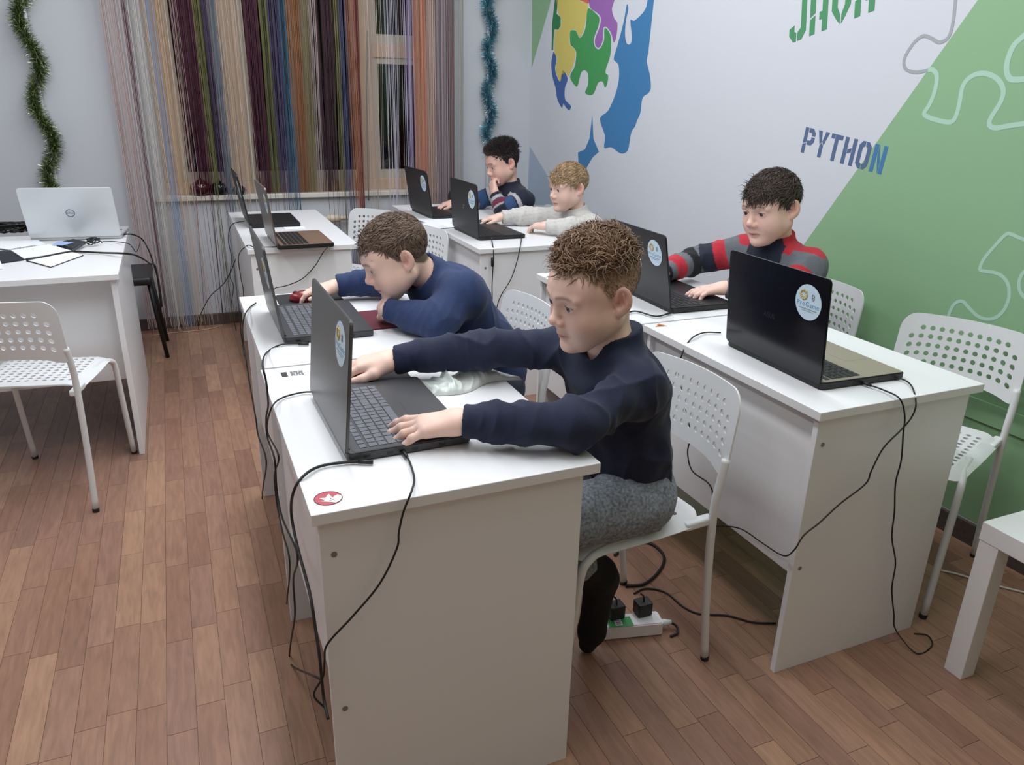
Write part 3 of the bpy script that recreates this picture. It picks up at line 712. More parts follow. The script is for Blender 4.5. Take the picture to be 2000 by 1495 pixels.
def np_mesh(name, V, Q, mt, parent=None, col=None, smooth=True, origin=None):
    V = np.asarray(V, float)
    if origin is not None: V = V-np.asarray(origin)
    me = bpy.data.meshes.new(name); me.vertices.add(len(V)); me.vertices.foreach_set('co', V.astype(np.float32).ravel())
    k = Q.shape[1]; me.loops.add(len(Q)*k); me.loops.foreach_set('vertex_index', Q.astype(np.int32).ravel())
    me.polygons.add(len(Q)); me.polygons.foreach_set('loop_start', np.arange(0, len(Q)*k, k, dtype=np.int32))
    me.update(calc_edges=True); me.validate()
    if col is not None:
        a = me.color_attributes.new('Col', 'FLOAT_COLOR', 'POINT'); c4_ = np.concatenate([col, np.ones((len(col), 1))], 1); a.data.foreach_set('color', c4_.astype(np.float32).ravel())
    return link(name, me, mt, parent, smooth)
_NR = np.random.default_rng(3); _ND = _NR.normal(size=(24, 3)); _ND /= np.linalg.norm(_ND, axis=1)[:, None]; _NP = _NR.uniform(0, 6.28, 24)
def snoise(P, f, o=0):
    return sum(np.sin(P@_ND[(i+o) % 24]*f*(0.7+.12*i)+_NP[(i+o) % 24]) for i in range(5))/2.2
def L3(c): return np.array(lin(c)[:3])

# ------------------------------------------------------------------ people
SKIN = mat('skin', (200, 160, 140), .5, attr='Col', bump=(700, .08), sss=.12)
EYEM = None
def eye_material():
    M = bpy.data.materials.new('eyeball'); M.use_nodes = True; N = M.node_tree.nodes; L = M.node_tree.links; B = N['Principled BSDF']; B.inputs['Roughness'].default_value = .15
    tc = N.new('ShaderNodeTexCoord'); sx = N.new('ShaderNodeSeparateXYZ'); L.new(tc.outputs['Object'], sx.inputs[0])
    r = N.new('ShaderNodeValToRGB'); r.color_ramp.interpolation = 'CONSTANT'; e = r.color_ramp.elements
    e[0].position = 0; e[0].color = lin((214, 206, 200)); e[1].position = .80; e[1].color = lin((74, 66, 58)); x = e.new(.95); x.color = lin((12, 12, 12))
    mp = N.new('ShaderNodeMath'); mp.operation = 'DIVIDE'; mp.inputs[1].default_value = .0125; L.new(sx.outputs[0], mp.inputs[0]); L.new(mp.outputs[0], r.inputs[0]); L.new(r.outputs[0], B.inputs['Base Color']); return M
EYEM = eye_material()
def frame(fwd, roll=0.0):
    f = nrm(fwd); l = nrm(np.cross((0, 0, 1.0), f)); u = np.cross(f, l)
    c, s_ = math.cos(roll), math.sin(roll); return np.stack([f, c*l+s_*u, c*u-s_*l], 1)     # columns: forward, left, up
def head_prims(S, c, M, s):
    W = lambda p: c+M@(np.asarray(p, float)*s)
    def cone(a, b, ra, rb, k=.01, **kw): S.add(Cone(W(a), W(b), ra*s, rb*s, **kw), k*s)
    def ell(p, r, k=.02): S.add(Ell(W(p), np.asarray(r)*s, M), k*s)
    ell((-.012, 0, .034), (.092, .0735, .080)); ell((.028, 0, -.012), (.062, .062, .075), .03)
    ell((.045, 0, .03), (.05, .06, .05), .03)                                        # forehead
    cone((.03, 0, -.05), (.064, 0, -.088), .045, .022, .03)                          # muzzle to chin
    for g in (-1, 1):
        cone((-.004, g*.049, -.050), (.05, g*.022, -.087), .0245, .0215, .03)         # jaw
        ell((.050, g*.036, -.040), (.034, .029, .034), .03)                          # cheek
        cone((.078, g*.046, .016), (.0905, g*.012, .018), .007, .008, .014)          # brow
    ell((.078, 0, -.098), (.014, .018, .012), .016)                                  # chin
    cone((.086, 0, .006), (.1045, 0, -.028), .0064, .0092, .014)                     # nose bridge
    ell((.1045, 0, -.0315), (.0105, .0112, .0092), .008)
    for g in (-1, 1): ell((.097, g*.0125, -.037), (.010, .0065, .0075), .007)
    cone((.086, 0, -.05), (.090, 0, -.06), .012, .010, .014)                         # upper lip base
    for g in (-1, 1):
        S.sub(Ell(W((.101, g*.031, .000)), np.array((.020, .019, .0125))*s, M), .012*s)   # socket
        ell((.0755, g*.0315, -.0005), (.0150, .0165, .0138), .004)                   # lid
        S.sub(Ell(W((.094, g*.0315, -.0018)), np.array((.0120, .0132, .0037))*s, M), .0025*s)
        cone((.0905, g*.0065, -.0625), (.085, g*.0195, -.066), .0052, .0028, .005)   # upper lip
        cone((.0880, g*.006, -.0725), (.083, g*.0165, -.0685), .0060, .0030, .005)   # lower lip
        S.sub(Cone(W((.098, g*.001, -.0675)), W((.090, g*.0205, -.0672)), .0020*s, .0016*s), .003*s)
        S.sub(Ell(W((.100, g*.0075, -.0425)), np.array((.005, .0032, .003))*s, M), .002*s)  # nostril
        # ear
        er = M@np.array([[1, 0, 0], [0, 1, 0], [0, 0, 1.0]])
        a = -.42
        Re = M@np.array([[math.cos(a), -g*math.sin(a), 0], [g*math.sin(a), math.cos(a), 0], [0, 0, 1]])
        S.add(Ell(W((-.014, g*.0795, -.002)), np.array((.0195, .0065, .0295))*s, Re), .005*s)
        S.add(Ell(W((-.006, g*.076, -.027)), np.array((.010, .0065, .010))*s, Re), .006*s)
        S.sub(Ell(W((-.0095, g*.0845, .003)), np.array((.0115, .0066, .0185))*s, Re), .003*s)
        S.sub(Ell(W((-.002, g*.081, -.010)), np.array((.006, .007, .008))*s, Re), .003*s)
        cone((-.0135, g*.0825, .012), (-.0155, g*.083, -.012), .0020, .0020, .002)
    return W
def hand_prims(S, wrist, d, up, side, curls, s=1.0, spread=1.0, thumb=(25, 15), back=.03):
    """d = pointing direction, up = back of the hand, side=+1 when the thumb lies towards  cross(up,d)"""
    d = nrm(d); up = np.asarray(up, float); up = nrm(up-d*(up@d)); y = nrm(np.cross(up, d))*side
    W = lambda p: np.asarray(wrist)+s*(d*p[0]+y*p[1]+up*p[2])
    tips = []
    def add(a, b, ra, rb, k, n=None, f=1.0): S.add(Cone(W(a), W(b), ra*s, rb*s, n, f), k*s)
    add((-back, 0, 0), (.012, 0, 0), .0235 if back > .02 else .017, .024 if back > .02 else .018, .015, up, 1.35)
    for yy, l in ((.022, .070), (.008, .074), (-.008, .070), (-.022, .062)): add((.012, yy*.55, 0), (l, yy, 0), .0155, .0115, .012)
    base = ((.074, .0235), (.077, .008), (.073, -.0075), (.065, -.0225)); lens = ((.031, .020, .017), (.034, .023, .018), (.031, .021, .017), (.024, .016, .015))
    for i in range(4):
        cu = curls[i] if isinstance(curls[0], (tuple, list)) else curls
        a = math.radians((7, 2, -4, -10)[i]*spread); p = np.array((base[i][0], base[i][1], 0.0)); el = 0; r = (.0092, .0095, .009, .0080)[i]
        for j in range(3):
            el -= math.radians(cu[j]); v = np.array((math.cos(el)*math.cos(a), math.cos(el)*math.sin(a), math.sin(el))); q = p+v*lens[i][j]
            add(p, q, r*(1-.1*j), r*(.9-.1*j), .0035 if j == 0 else .004); p = q
        tips.append(W(p))
    a0 = math.radians(thumb[0]); p = np.array((.018, .020, -.004)); q = np.array((.045, .020+.027*math.tan(a0)+.008, -.012)); add(p, q, .0150, .0115, .014)
    v = np.array((math.cos(math.radians(thumb[1])), math.sin(math.radians(thumb[1])), -.18)); q2 = q+v*.026; add(q, q2, .0108, .0095, .005); q3 = q2+np.array((math.cos(math.radians(thumb[1]-12)), math.sin(math.radians(thumb[1]-12)), -.12))*.020; add(q2, q3, .0095, .0078, .005)
    return tips
def hair(name, parent, c, M, s, n, colr, style, org, seed=1):
    """strand clumps rooted on the skull; style(q) -> mask, length, comb dir, lift, curl (head-local, arrays)"""
    r = np.random.default_rng(seed); u = r.normal(size=(n*4, 3)); u /= np.linalg.norm(u, axis=1)[:, None]
    cc, rr = np.array((-.010, 0, .036)), np.array((.095, .0765, .083)); P = cc+u*rr; mask, ln, comb, lift, curl, wd = style(P, r)
    P = P[mask][:n]; ln = ln[mask][:n]; comb = comb[mask][:n]; lift = lift[mask][:n]; curl = curl[mask][:n]; wd = wd[mask][:n]; n = len(P)
    N = (P-cc)/rr**2; N /= np.linalg.norm(N, axis=1)[:, None]; K = 7; ds = (ln/(K-1))[:, None]
    D = nrm_rows(N*lift[:, None]+comb*(1-lift[:, None])); path = [P.copy()]; p = P.copy(); ph = r.uniform(0, 6.28, n); ax1 = r.normal(size=(n, 3))
    cl = np.round((P+r.normal(size=P.shape)*.0015)/0.015)*0.015; cn = np.stack([np.sin(cl@np.array(v_)) for v_ in ((311.7, 127.1, 74.7), (269.5, 183.3, 246.1), (113.5, 271.9, 124.6))], 1); comb = nrm_rows(comb+cn*np.where(ln > .014, .38, .1)[:, None]); ph = (cl@np.array((91.3, 57.7, 33.1))) % 6.28+r.normal(size=n)*.35            # clumps share a phase
    for i in range(1, K):
        n_ = (p-cc)/rr**2; n_ /= np.linalg.norm(n_, axis=1)[:, None]; t = comb-n_*(comb*n_).sum(1)[:, None]; t = nrm_rows(t)
        b_ = np.cross(n_, t); an = ph+i*1.15
        tgt = t+n_*(lift*.3+lift**4*1.1)[:, None]+(b_*np.cos(an)[:, None]+n_*np.sin(an)[:, None]*.8)*curl[:, None]
        D = nrm_rows(D*.5+nrm_rows(tgt)*.5); p = p+D*ds
        k = np.sqrt((((p-cc)/rr)**2).sum(1)); ins = k < 1.01; p[ins] = cc+(p[ins]-cc)*(1.012/k[ins])[:, None]
        path.append(p.copy())
    path = np.stack(path, 1)                                                                  # n,K,3
    T = np.gradient(path, axis=1); T /= np.linalg.norm(T, axis=2)[:, :, None]+1e-9
    Nn = (path-cc)/rr**2; Nn /= np.linalg.norm(Nn, axis=2)[:, :, None]; B = np.cross(T, Nn); B /= np.linalg.norm(B, axis=2)[:, :, None]+1e-9
    U = np.cross(B, T); prof = np.array((1, 1.05, 1, .9, .75, .5, .12)); w_ = wd[:, None]*prof[None, :]
    V = np.stack([path+B*w_[:, :, None], path+U*w_[:, :, None]*.55, path-B*w_[:, :, None]], 2).reshape(-1, 3)
    V = (V*s)@M.T+c
    base = (np.arange(n)*K*3)[:, None, None]; k = np.arange(K-1)[None, :, None]*3; q = []
    for a, b in ((0, 1), (1, 2), (2, 0)): q.append(np.stack(np.broadcast_arrays(base+k+a, base+k+b, base+k+3+b, base+k+3+a), -1)[..., 0, :].reshape(-1, 4))
    jit = r.uniform(.62, 1.32, n)*(1+.22*cn[:, 0]); cv = np.repeat((L3(colr)[None]*jit[:, None]), K*3, 0)
    o = np_mesh(name, V, np.concatenate(q), HAIRM, parent, cv, True, org); return o
def nrm_rows(a): return a/(np.linalg.norm(a, axis=1)[:, None]+1e-9)
HAIRM = mat('hair', (90, 70, 55), .42, attr='Col', spec=.4)

def person(sp):
    c = np.array(sp['head']); s = sp.get('s', 1.0); M = frame(sp['fwd'], math.radians(sp.get('roll', 0))); org = np.array(sp['pel'])*(1, 1, 0)
    root = empty('person', org); tag(root, sp['label'], 'person', 'boys working at laptops')
    J = {k: np.array(sp[k], float) for k in ('neck', 'chest', 'waist', 'pel', 'shL', 'elL', 'wrL', 'shR', 'elR', 'wrR')}
    lat = nrm((J['shL']-J['shR'])*(1, 1, 0)); fwd = nrm(np.cross(lat, (0, 0, 1.0)))
    # ---- body: one continuous skin surface
    S = Sdf(); W = head_prims(S, c, M, s)
    S.add(Cone(W((-.028, 0, -.03)), J['neck']+(0, 0, .0), .049*s, .043*s), .02)
    S.add(Cone(J['neck']-(0, 0, .0), J['chest'], .040, .062, lat, .66), .03); S.add(Cone(J['chest'], J['waist'], .062, .065, lat, .62), .03); S.add(Cone(J['waist'], J['pel'], .07, .07, lat, .62), .03)
    for k in 'LR':
        S.add(Cone(J['neck']-(0, 0, .05), J['sh'+k]-(0, 0, .02), .026, .026), .02); S.add(Cone(J['sh'+k]-(0, 0, .015), J['el'+k], .030, .027), .02); S.add(Cone(J['el'+k], J['wr'+k], .027, .0225), .02)
    fine = [(c-.125*s, c+.125*s, sp.get('hf', .003))]
    for k in 'LR':
        h = sp['hand'+k]; hand_prims(S, J['wr'+k], h['d'], h['up'], h['side'], h['curl'], sp.get('hs', .92), h.get('spread', 1), h.get('thumb', (25, 15)), h.get('back', .03))
        hc = J['wr'+k]+nrm(h['d'])*.07; fine.append((hc-.09, hc+.09, sp.get('hhf', .0035)))
    V, Q = S.mesh(.007, fine); V = relax(V, Q, 2, .45)
    q = ((V-c)@M)/s
    skin = np.repeat(L3(sp.get('skin', (206, 162, 142)))[None], len(V), 0)
    def blend(msk, colr):
        nonlocal skin; skin = skin*(1-msk[:, None])+L3(colr)[None]*msk[:, None]
    g = lambda p, r: np.exp(-(((q-np.array(p))/np.array(r))**2).sum(1))
    for e in (-1, 1):
        blend(.35*g((.055, e*.042, -.038), (.03, .02, .022)), (205, 132, 118)); blend(.35*g((-.014, e*.083, .0), (.02, .012, .03)), (208, 124, 108)); blend(.6*g((-.006, e*.079, -.002), (.010, .006, .015)), (168, 84, 72))
        blend(.30*g((.084, e*.033, -.012), (.02, .016, .008)), (160, 112, 104))
        bx = np.clip((np.abs(q[:, 1])-.010)/.036, 0, 1); bz = .0205+.006*np.sin(bx*2.4)-.004*bx
        br = np.exp(-(((q[:, 2]-bz)/.0038)**2))*((q[:, 1]*e) > .009)*((q[:, 1]*e) < .050)*(q[:, 0] > .05); blend(np.clip(br*.75, 0, 1)*np.clip((.052-np.abs(q[:, 1]))/.01, 0, 1), sp.get('brow', (96, 74, 60)))
        lash = np.exp(-(((q[:, 2]-.0022+((q[:, 1]*e-.0315)/.02)**2*.004)/.0018)**2))*(np.abs(q[:, 1]*e-.0315) < .0135)*(q[:, 0] > .075)*(q[:, 0] < .0935); blend(np.clip(lash*.8, 0, 1), (60, 42, 38))
    blend(.35*g((.108, 0, -.033), (.016, .014, .012)), (208, 134, 120))
    lip = np.exp(-(((q[:, 2]+.0675)/.0065)**4))*np.exp(-((q[:, 1]/.0195)**4))*(q[:, 0] > .078)*(q[:, 0] < .11); blend(.75*lip, sp.get('lip', (186, 112, 106)))
    line = np.exp(-(((q[:, 2]+.0674)/.0016)**2))*(np.abs(q[:, 1]) < .021)*(q[:, 0] > .078)*(q[:, 0] < .11); blend(.7*line, (110, 62, 60))
    sc = sp['style'](q, None, True); blend(sc, sp['stub'])
    n_ = snoise(V, 160)[:, None]*.02; skin = np.clip(skin*(1+n_), 0, 1)
    body = np_mesh('body', V, Q, SKIN, root, skin, True, org)
    for e in (-1, 1):
        b = MB(); b.lathe([(.0125*math.sin(a), -.0125*math.cos(a)) for a in np.linspace(.02, math.pi-.02, 15)], 20, Matrix.Rotation(math.pi/2, 4, 'Y')); o = b.build('eye', EYEM, root, True)
        gz = M@nrm((1, 0, -.16)); Fm = frame(gz); m4 = Matrix([[*(Fm[i]*s), (W((.0775, e*.0315, -.001))-org)[i]] for i in range(3)]+[[0, 0, 0, 1]]); o.matrix_local = m4
    hair('hair', root, c, M, s, sp['nh'], sp['hair'], sp['style'], org, sp.get('seed', 1))
    # ---- top
    S = Sdf(); e = sp.get('bulk', 1.0); nk = J['neck']; up = nrm(nk-J['chest'])
    rn = np.array((.058, .102, .100, .098))*e
    S.add(Cone(nk-up*.045, J['chest'], rn[0]*1.0, rn[1], lat, .70), .04); S.add(Cone(J['chest'], J['waist'], rn[1], rn[2], lat, .70), .03)
    S.add(Cone(J['waist'], J['pel']+(0, 0, .0), rn[2], rn[3], lat, .72, flat=False), .03)
    S.add(Cone(J['pel']+(0, 0, .035), J['pel']-(0, 0, .005), rn[3]*1.04, rn[3]*1.0, lat, .72), .012)
    ar = np.array(sp.get('arm', (.057, .047, .038)))
    for k in 'LR':
        S.add(Cone(nk-(0, 0, .035), J['sh'+k]-(0, 0, .012), .05, ar[0]*.98), .035)
        S.add(Cone(J['sh'+k]-(0, 0, .008), J['el'+k], ar[0], ar[1]), .03); dv = nrm(J['wr'+k]-J['el'+k])
        S.add(Cone(J['el'+k], J['wr'+k]-dv*.075, ar[1], ar[2]+.004), .025)
        S.add(Cone(J['wr'+k]-dv*.06, J['wr'+k]+dv*sp.get('cuff', -.004), ar[2]-.002, ar[2]-.006, flat=True), .004)
    col = sp.get('collar', 'crew')
    nd = nrm(W((-.02, 0, -.04))-nk)
    if col == 'crew':
        S.add(Cone(nk-nd*.03-fwd*.008, nk+nd*.030-fwd*.016, .074, .064, flat=True), .014)
        S.sub(Cone(nk-nd*.012+fwd*.004, nk+nd*.09, .050, .058), .004)
        S.sub(Cone(nk+fwd*.048-nd*.002, nk+fwd*.085+nd*.06, .032, .06), .012)
    else:
        S.add(Cone(nk-nd*.02, nk+nd*.034, .070, .064, flat=True), .012); S.sub(Cone(nk-nd*.005, nk+nd*.10, .051, .058), .004)
        if col == 'zip': S.sub(Cone(nk+fwd*.05-nd*.005, nk+fwd*.085+nd*.07, .010, .034), .008)
    V, Q = S.mesh(sp.get('sh', .0055)); V = relax(V, Q, 2, .5); N = vnormals(V, Q)
    f1 = 1-np.abs(snoise(V, 38, 3)); f2 = snoise(V, 85, 9); amp = sp.get('fold', .0045)
    lowm = np.ones(len(V)); 
    f3 = np.clip(1-np.abs(snoise(V, 19, 13)), 0, 1)
    dd = amp*(f1**3-.4)+amp*.35*f2+amp*.9*(f3**4-.2)
    for k in 'LR':                                                                            # creases around elbow and cuff
        axd = nrm(J['wr'+k]-J['el'+k])
        for (p0, rad, am) in ((J['el'+k], .075, 1.0), (J['wr'+k]-axd*.045, .05, .9)):
            w_ = np.exp(-(np.linalg.norm(V-p0, axis=1)/rad)**2); t = (V-p0)@axd+.016*snoise(V, 34, 5); rr_ = 1-np.abs(np.sin(t*88+snoise(V, 22, 11)*1.6)); dd += w_*amp*am*(rr_**2*1.5-.35)*(.55+.45*snoise(V, 28, 14))
    dd *= 1-np.exp(-(np.linalg.norm(V-nk-nd*.02, axis=1)/.085)**4)
    for k in 'LR': dd *= 1-.9*np.exp(-(np.linalg.norm(V-J['wr'+k], axis=1)/.045)**4)
    V = V+N*dd[:, None]; V = relax(V, Q, 1, .4)
    cv = sp['topcol'](V, J, fwd, lat)*(1+.04*snoise(V, 300, 4))[:, None]
    np_mesh(sp.get('topname', 'sweater'), V, Q, sp['topmat'], root, np.clip(cv, 0, 1), True, org)['label'] = sp['toplabel']
    # ---- trousers and socks
    S = Sdf()
    S.add(Cone(J['pel']+(0, 0, .045), J['pel']-(0, 0, .02), .088, .095, lat, .72), .03); lg = sp['legs']
    for k in 'LR':
        hp, kn, an = (np.array(q_, float) for q_ in lg[k][:3]); S.add(Cone(hp, kn, .083, .062), .03); dv = nrm(an-kn); S.add(Cone(kn, an-dv*.10, .060, .046), .02)
    V, Q = S.mesh(.008); V = relax(V, Q, 2, .5); N = vnormals(V, Q); V = V+N*(.004*(1-np.abs(snoise(V, 45, 2)))**3+.0015*snoise(V, 110, 6))[:, None]
    np_mesh('trousers', V, Q, sp['legmat'], root, None, True, org)
    for k in 'LR':
        an, he, ba, to = (np.array(q_, float) for q_ in lg[k][2:6]); S = Sdf(); kn = np.array(lg[k][1], float); dv = nrm(an-kn)
        S.add(Cone(an-dv*.15, an, .045, .040), .02); S.add(Cone(an, he, .038, .034), .03); S.add(Cone(he, ba, .033, .031), .03); S.add(Cone(ba, to, .031, .024), .02); S.add(Cone(an, ba, .034, .027), .03)
        V, Q = S.mesh(.006); V = relax(V, Q, 2, .5); np_mesh('sock', V, Q, sp['sockmat'], root, None, True, org)
    return root
# ------------------------------------------------------------------ the five boys
def hairline(q, drop=0.0):
    return q[:, 2]-(np.interp(q[:, 0], [-.12, -.06, -.034, -.03, -.012, .002, .014, .03, .05, .07, .12], [-.05, -.05, -.032, .02, .03, -.008, -.002, .03, .052, .062, .066])-drop)
def stubmask(q, soft=.008):
    h = hairline(q); ear = (np.abs(q[:, 1]) > .0765) & (q[:, 2] < .04) & (q[:, 0] < .02)
    return np.clip(h/soft, 0, 1)*(~ear)*(q[:, 2] > -.07)*(np.linalg.norm(q, axis=1) < .16)
def mk_style(side_z, top_len, side_len, comb, side_comb, lift, slift, curl, w_top=.0018, w_side=.0011, fringe=0.0, jit=.3, part=0.0, rise=0.0):
    def st(q, r, stub=False):
        if stub:
            m_ = stubmask(q); return np.clip(m_*np.where(q[:, 2] > side_z, 1.0, .25+.6*np.clip((q[:, 2]+.03)/(side_z+.03), 0, 1)) if side_len < .012 else m_, 0, 1)
        n = len(q); m_ = (hairline(q) > rise*(q[:, 0] > .03)) & (r.uniform(size=n) < np.where(q[:, 2] > side_z-.01, 1.0, .8))
        t = np.clip((q[:, 2]-side_z)/.022+.5, 0, 1)
        ln = (side_len+(top_len-side_len)*t)*r.uniform(.7, 1.2, n); ln = ln+fringe*np.clip((q[:, 0]-.03)/.05, 0, 1)*t
        C = np.array(comb, float)[None]*t[:, None]+np.array(side_comb, float)[None]*(1-t[:, None])+r.normal(size=(n, 3))*jit
        C[:, 1] += part*np.sign(q[:, 1])*np.clip(np.abs(q[:, 1])/.05, 0, 1)
        C = nrm_rows(C); li = (slift+(lift-slift)*t); return m_, ln, C, li, curl*t, (w_side+(w_top-w_side)*t)*r.uniform(.7, 1.2, n)
    return st
def legs(px, py, dx=.33):
    d_ = {}
    for k, g in (('L', -1), ('R', 1)):
        y = py+g*.08; d_[k] = [(px, y, .525), (px-dx, y+g*.01, .50), (px-dx+.02, y, .11), (px-dx+.05, y, .05), (px-dx-.09, y, .032), (px-dx-.135, y, .028)]
    return d_
def flat(c): 
    C = L3(c); return lambda V, J, f, l: np.repeat(C[None], len(V), 0)
TYPE = (22, 34, 18); MOUSE = (14, 20, 14); FIST = (70, 80, 50)
KNIT = lambda n, rough=.85, b=(260, .25): mat(n, (40, 50, 80), rough, attr='Col', bump=b, sheen=.08)
JEAN = mat('acid_washed_denim', (128, 134, 144), .85, var=(150, .5), bump=(600, .4)); DENIM = mat('dark_denim', (46, 52, 66), .85, var=(40, .2), bump=(400, .2)); BSOCK = mat('black_sock', (14, 14, 15), .95, bump=(500, .3))
# 1 - nearest boy, navy sweatshirt
pel = (.94, 1.43, .53)
l1 = {'L': [(.925, 1.335, .515), (.60, 1.30, .52), (.855, 1.385, .29), (.885, 1.405, .255), (.876, 1.430, .075), (.870, 1.437, .028)],
      'R': [(.925, 1.50, .515), (.60, 1.53, .51), (.68, 1.53, .12), (.72, 1.53, .05), (.58, 1.53, .035), (.535, 1.53, .03)]}
person(dict(label='boy with curly hair in a navy sweatshirt typing at the nearest desk', head=(.800, 1.395, 1.015), fwd=(-.965, -.10, -.20), roll=-2, s=1.03, pel=pel,
    neck=(.850, 1.405, .897), chest=(.878, 1.41, .80), waist=(.915, 1.42, .63), shL=(.850, 1.272, .843), elL=(.665, 1.200, .803), wrL=(.462, 1.297, .803), shR=(.822, 1.545, .850), elR=(.625, 1.632, .828), wrR=(.432, 1.702, .803),
    handL=dict(d=(-.88, .40, -.16), up=(-.12, -.1, 1), side=-1, curl=[(2, 16, 12), (6, 20, 14), (8, 24, 16), (10, 24, 16)], spread=1.9, thumb=(22, 14)),
    handR=dict(d=(-.96, .18, -.10), up=(-.2, 0, 1), side=1, curl=(20, 36, 20), thumb=(20, 10)), hf=.0022, hhf=.0027, hs=1.12,
    hair=(142, 114, 92), stub=(158, 124, 100), nh=5200, style=mk_style(.068, .048, .006, (.28, .1, .7), (-.35, 0, -1), .70, .12, 1.15, .0017, .0007, .0, .45, rise=.008), brow=(128, 98, 78), skin=(232, 194, 177),
    topmat=KNIT('navy_sweatshirt', .9), topcol=flat((22, 29, 55)), topname='sweatshirt', toplabel='navy crew neck sweatshirt', bulk=.95, arm=(.054, .048, .040), sh=.0042, fold=.0075, 
    legs=l1, legmat=JEAN, sockmat=BSOCK, seed=4))
# 2 - boy resting his chin on his hand, blue sweater
person(dict(label='boy in a blue sweater resting his chin on his forearm', head=(.565, 2.145, .962), fwd=(-.90, .05, -.40), roll=0, s=1.0, pel=(.885, 2.21, .535),
    neck=(.662, 2.165, .890), chest=(.735, 2.18, .815), waist=(.838, 2.20, .665), shL=(.735, 2.045, .872), elL=(.632, 1.985, .800), wrL=(.525, 2.115, .812), shR=(.690, 2.315, .872), elR=(.600, 2.480, .812), wrR=(.447, 2.492, .800),
    handL=dict(d=(.10, .98, .06), up=(-.8, .1, .6), side=1, curl=(35, 70, 40), back=.004), handR=dict(d=(-.97, .20, -.12), up=(-.2, 0, 1), side=1, curl=(16, 28, 16)), hf=.0026, hhf=.0032, hs=.95,
    hair=(112, 91, 77), stub=(104, 84, 70), nh=5200, style=mk_style(.045, .030, .017, (.85, .1, .05), (-.25, 0, -1), .30, .12, .18, .0017, .0014, .008, .22), brow=(92, 70, 56), skin=(230, 192, 175),
    topmat=KNIT('blue_sweater', .88, (420, .5)), topcol=flat((31, 48, 88)), toplabel='blue fine knit sweater', collar='high', arm=(.062, .053, .043), fold=.0045, bulk=1.05, 
    legs=legs(.885, 2.21), legmat=DENIM, sockmat=BSOCK, seed=6))
# 3 - striped fleece
RED, GR, NV, BK = L3((176, 40, 54)), L3((98, 102, 108)), L3((30, 34, 52)), L3((24, 25, 30))
def fleece(V, J, f, l):
    seq = [(.055, GR), (.045, RED), (.05, NV), (.04, GR), (.055, BK), (.04, GR), (.045, RED), (.03, GR), (.08, BK)]
    out = np.zeros((len(V), 3)); nk = J['neck']
    dn = np.linalg.norm(V-nk, axis=1); s_ = dn.copy(); arm = np.zeros(len(V), bool)
    best = np.full(len(V), 9.0)
    for k in 'LR':
        a, b, c_ = J['sh'+k], J['el'+k], J['wr'+k]; l1_ = np.linalg.norm(b-a)
        for (p0, p1, o0) in ((a, b, 0), (b, c_, l1_)):
            ab = p1-p0; t = np.clip((V-p0)@ab/(ab@ab), 0, 1); d_ = np.linalg.norm(V-p0-t[:, None]*ab, axis=1); m_ = (d_ < .075) & (d_ < best) & ((t > 0) | (o0 > 0))
            best = np.where(m_, d_, best); s_ = np.where(m_, o0+t*np.linalg.norm(ab)+.0, s_); arm |= m_
    ta = s_ % .44; acc = 0
    for wd, c_ in seq: m_ = arm & (ta >= acc); out[m_] = c_; acc += wd
    z = (J['neck'][2]+.05-V[:, 2]); acc = 0
    for wd, c_ in [(.045, RED), (.03, RED), (.045, GR), (.06, NV), (.05, GR), (.045, RED), (.05, BK), (.05, GR), (.4, NV)]:
        m_ = (~arm) & (z >= acc); out[m_] = c_; acc += wd
    out[(~arm) & (z < 0)] = RED
    fr = (~arm) & (((V-nk)@f) > .035) & (np.abs((V-nk)@l) < .075); out[fr] = NV
    return out
person(dict(label='boy in a red, grey and black striped fleece by the mural wall', head=(1.885, 2.10, 1.062), fwd=(-.955, -.16, -.17), roll=3, s=1.05, pel=(2.01, 2.13, .535),
    neck=(1.935, 2.112, .938), chest=(1.962, 2.12, .84), waist=(1.995, 2.128, .65), shL=(1.968, 1.968, .885), elL=(1.872, 1.935, .800), wrL=(1.690, 2.055, .802), shR=(1.918, 2.262, .885), elR=(1.790, 2.375, .825), wrR=(1.612, 2.315, .803),
    handL=dict(d=(-.95, .32, -.14), up=(-.15, 0, 1), side=-1, curl=[(10, 22, 12), (16, 30, 16), (18, 34, 18), (20, 36, 20)], spread=1.2), handR=dict(d=(-.97, -.1, -.12), up=(-.2, 0, 1), side=1, curl=TYPE), hf=.0026, hhf=.0032, hs=1.0,
    hair=(76, 63, 56), stub=(70, 58, 52), nh=5600, style=mk_style(.035, .046, .026, (.75, .15, -.1), (-.05, 0, -1), .28, .14, .12, .0017, .0014, .012, .2), brow=(66, 50, 44), skin=(230, 190, 174),
    topmat=KNIT('striped_fleece', .95, (200, .35)), topcol=fleece, topname='fleece', toplabel='striped zip neck fleece', collar='zip', arm=(.058, .050, .043), fold=.005, sh=.005,
    legs=legs(2.01, 2.13), legmat=DENIM, sockmat=BSOCK, seed=8))
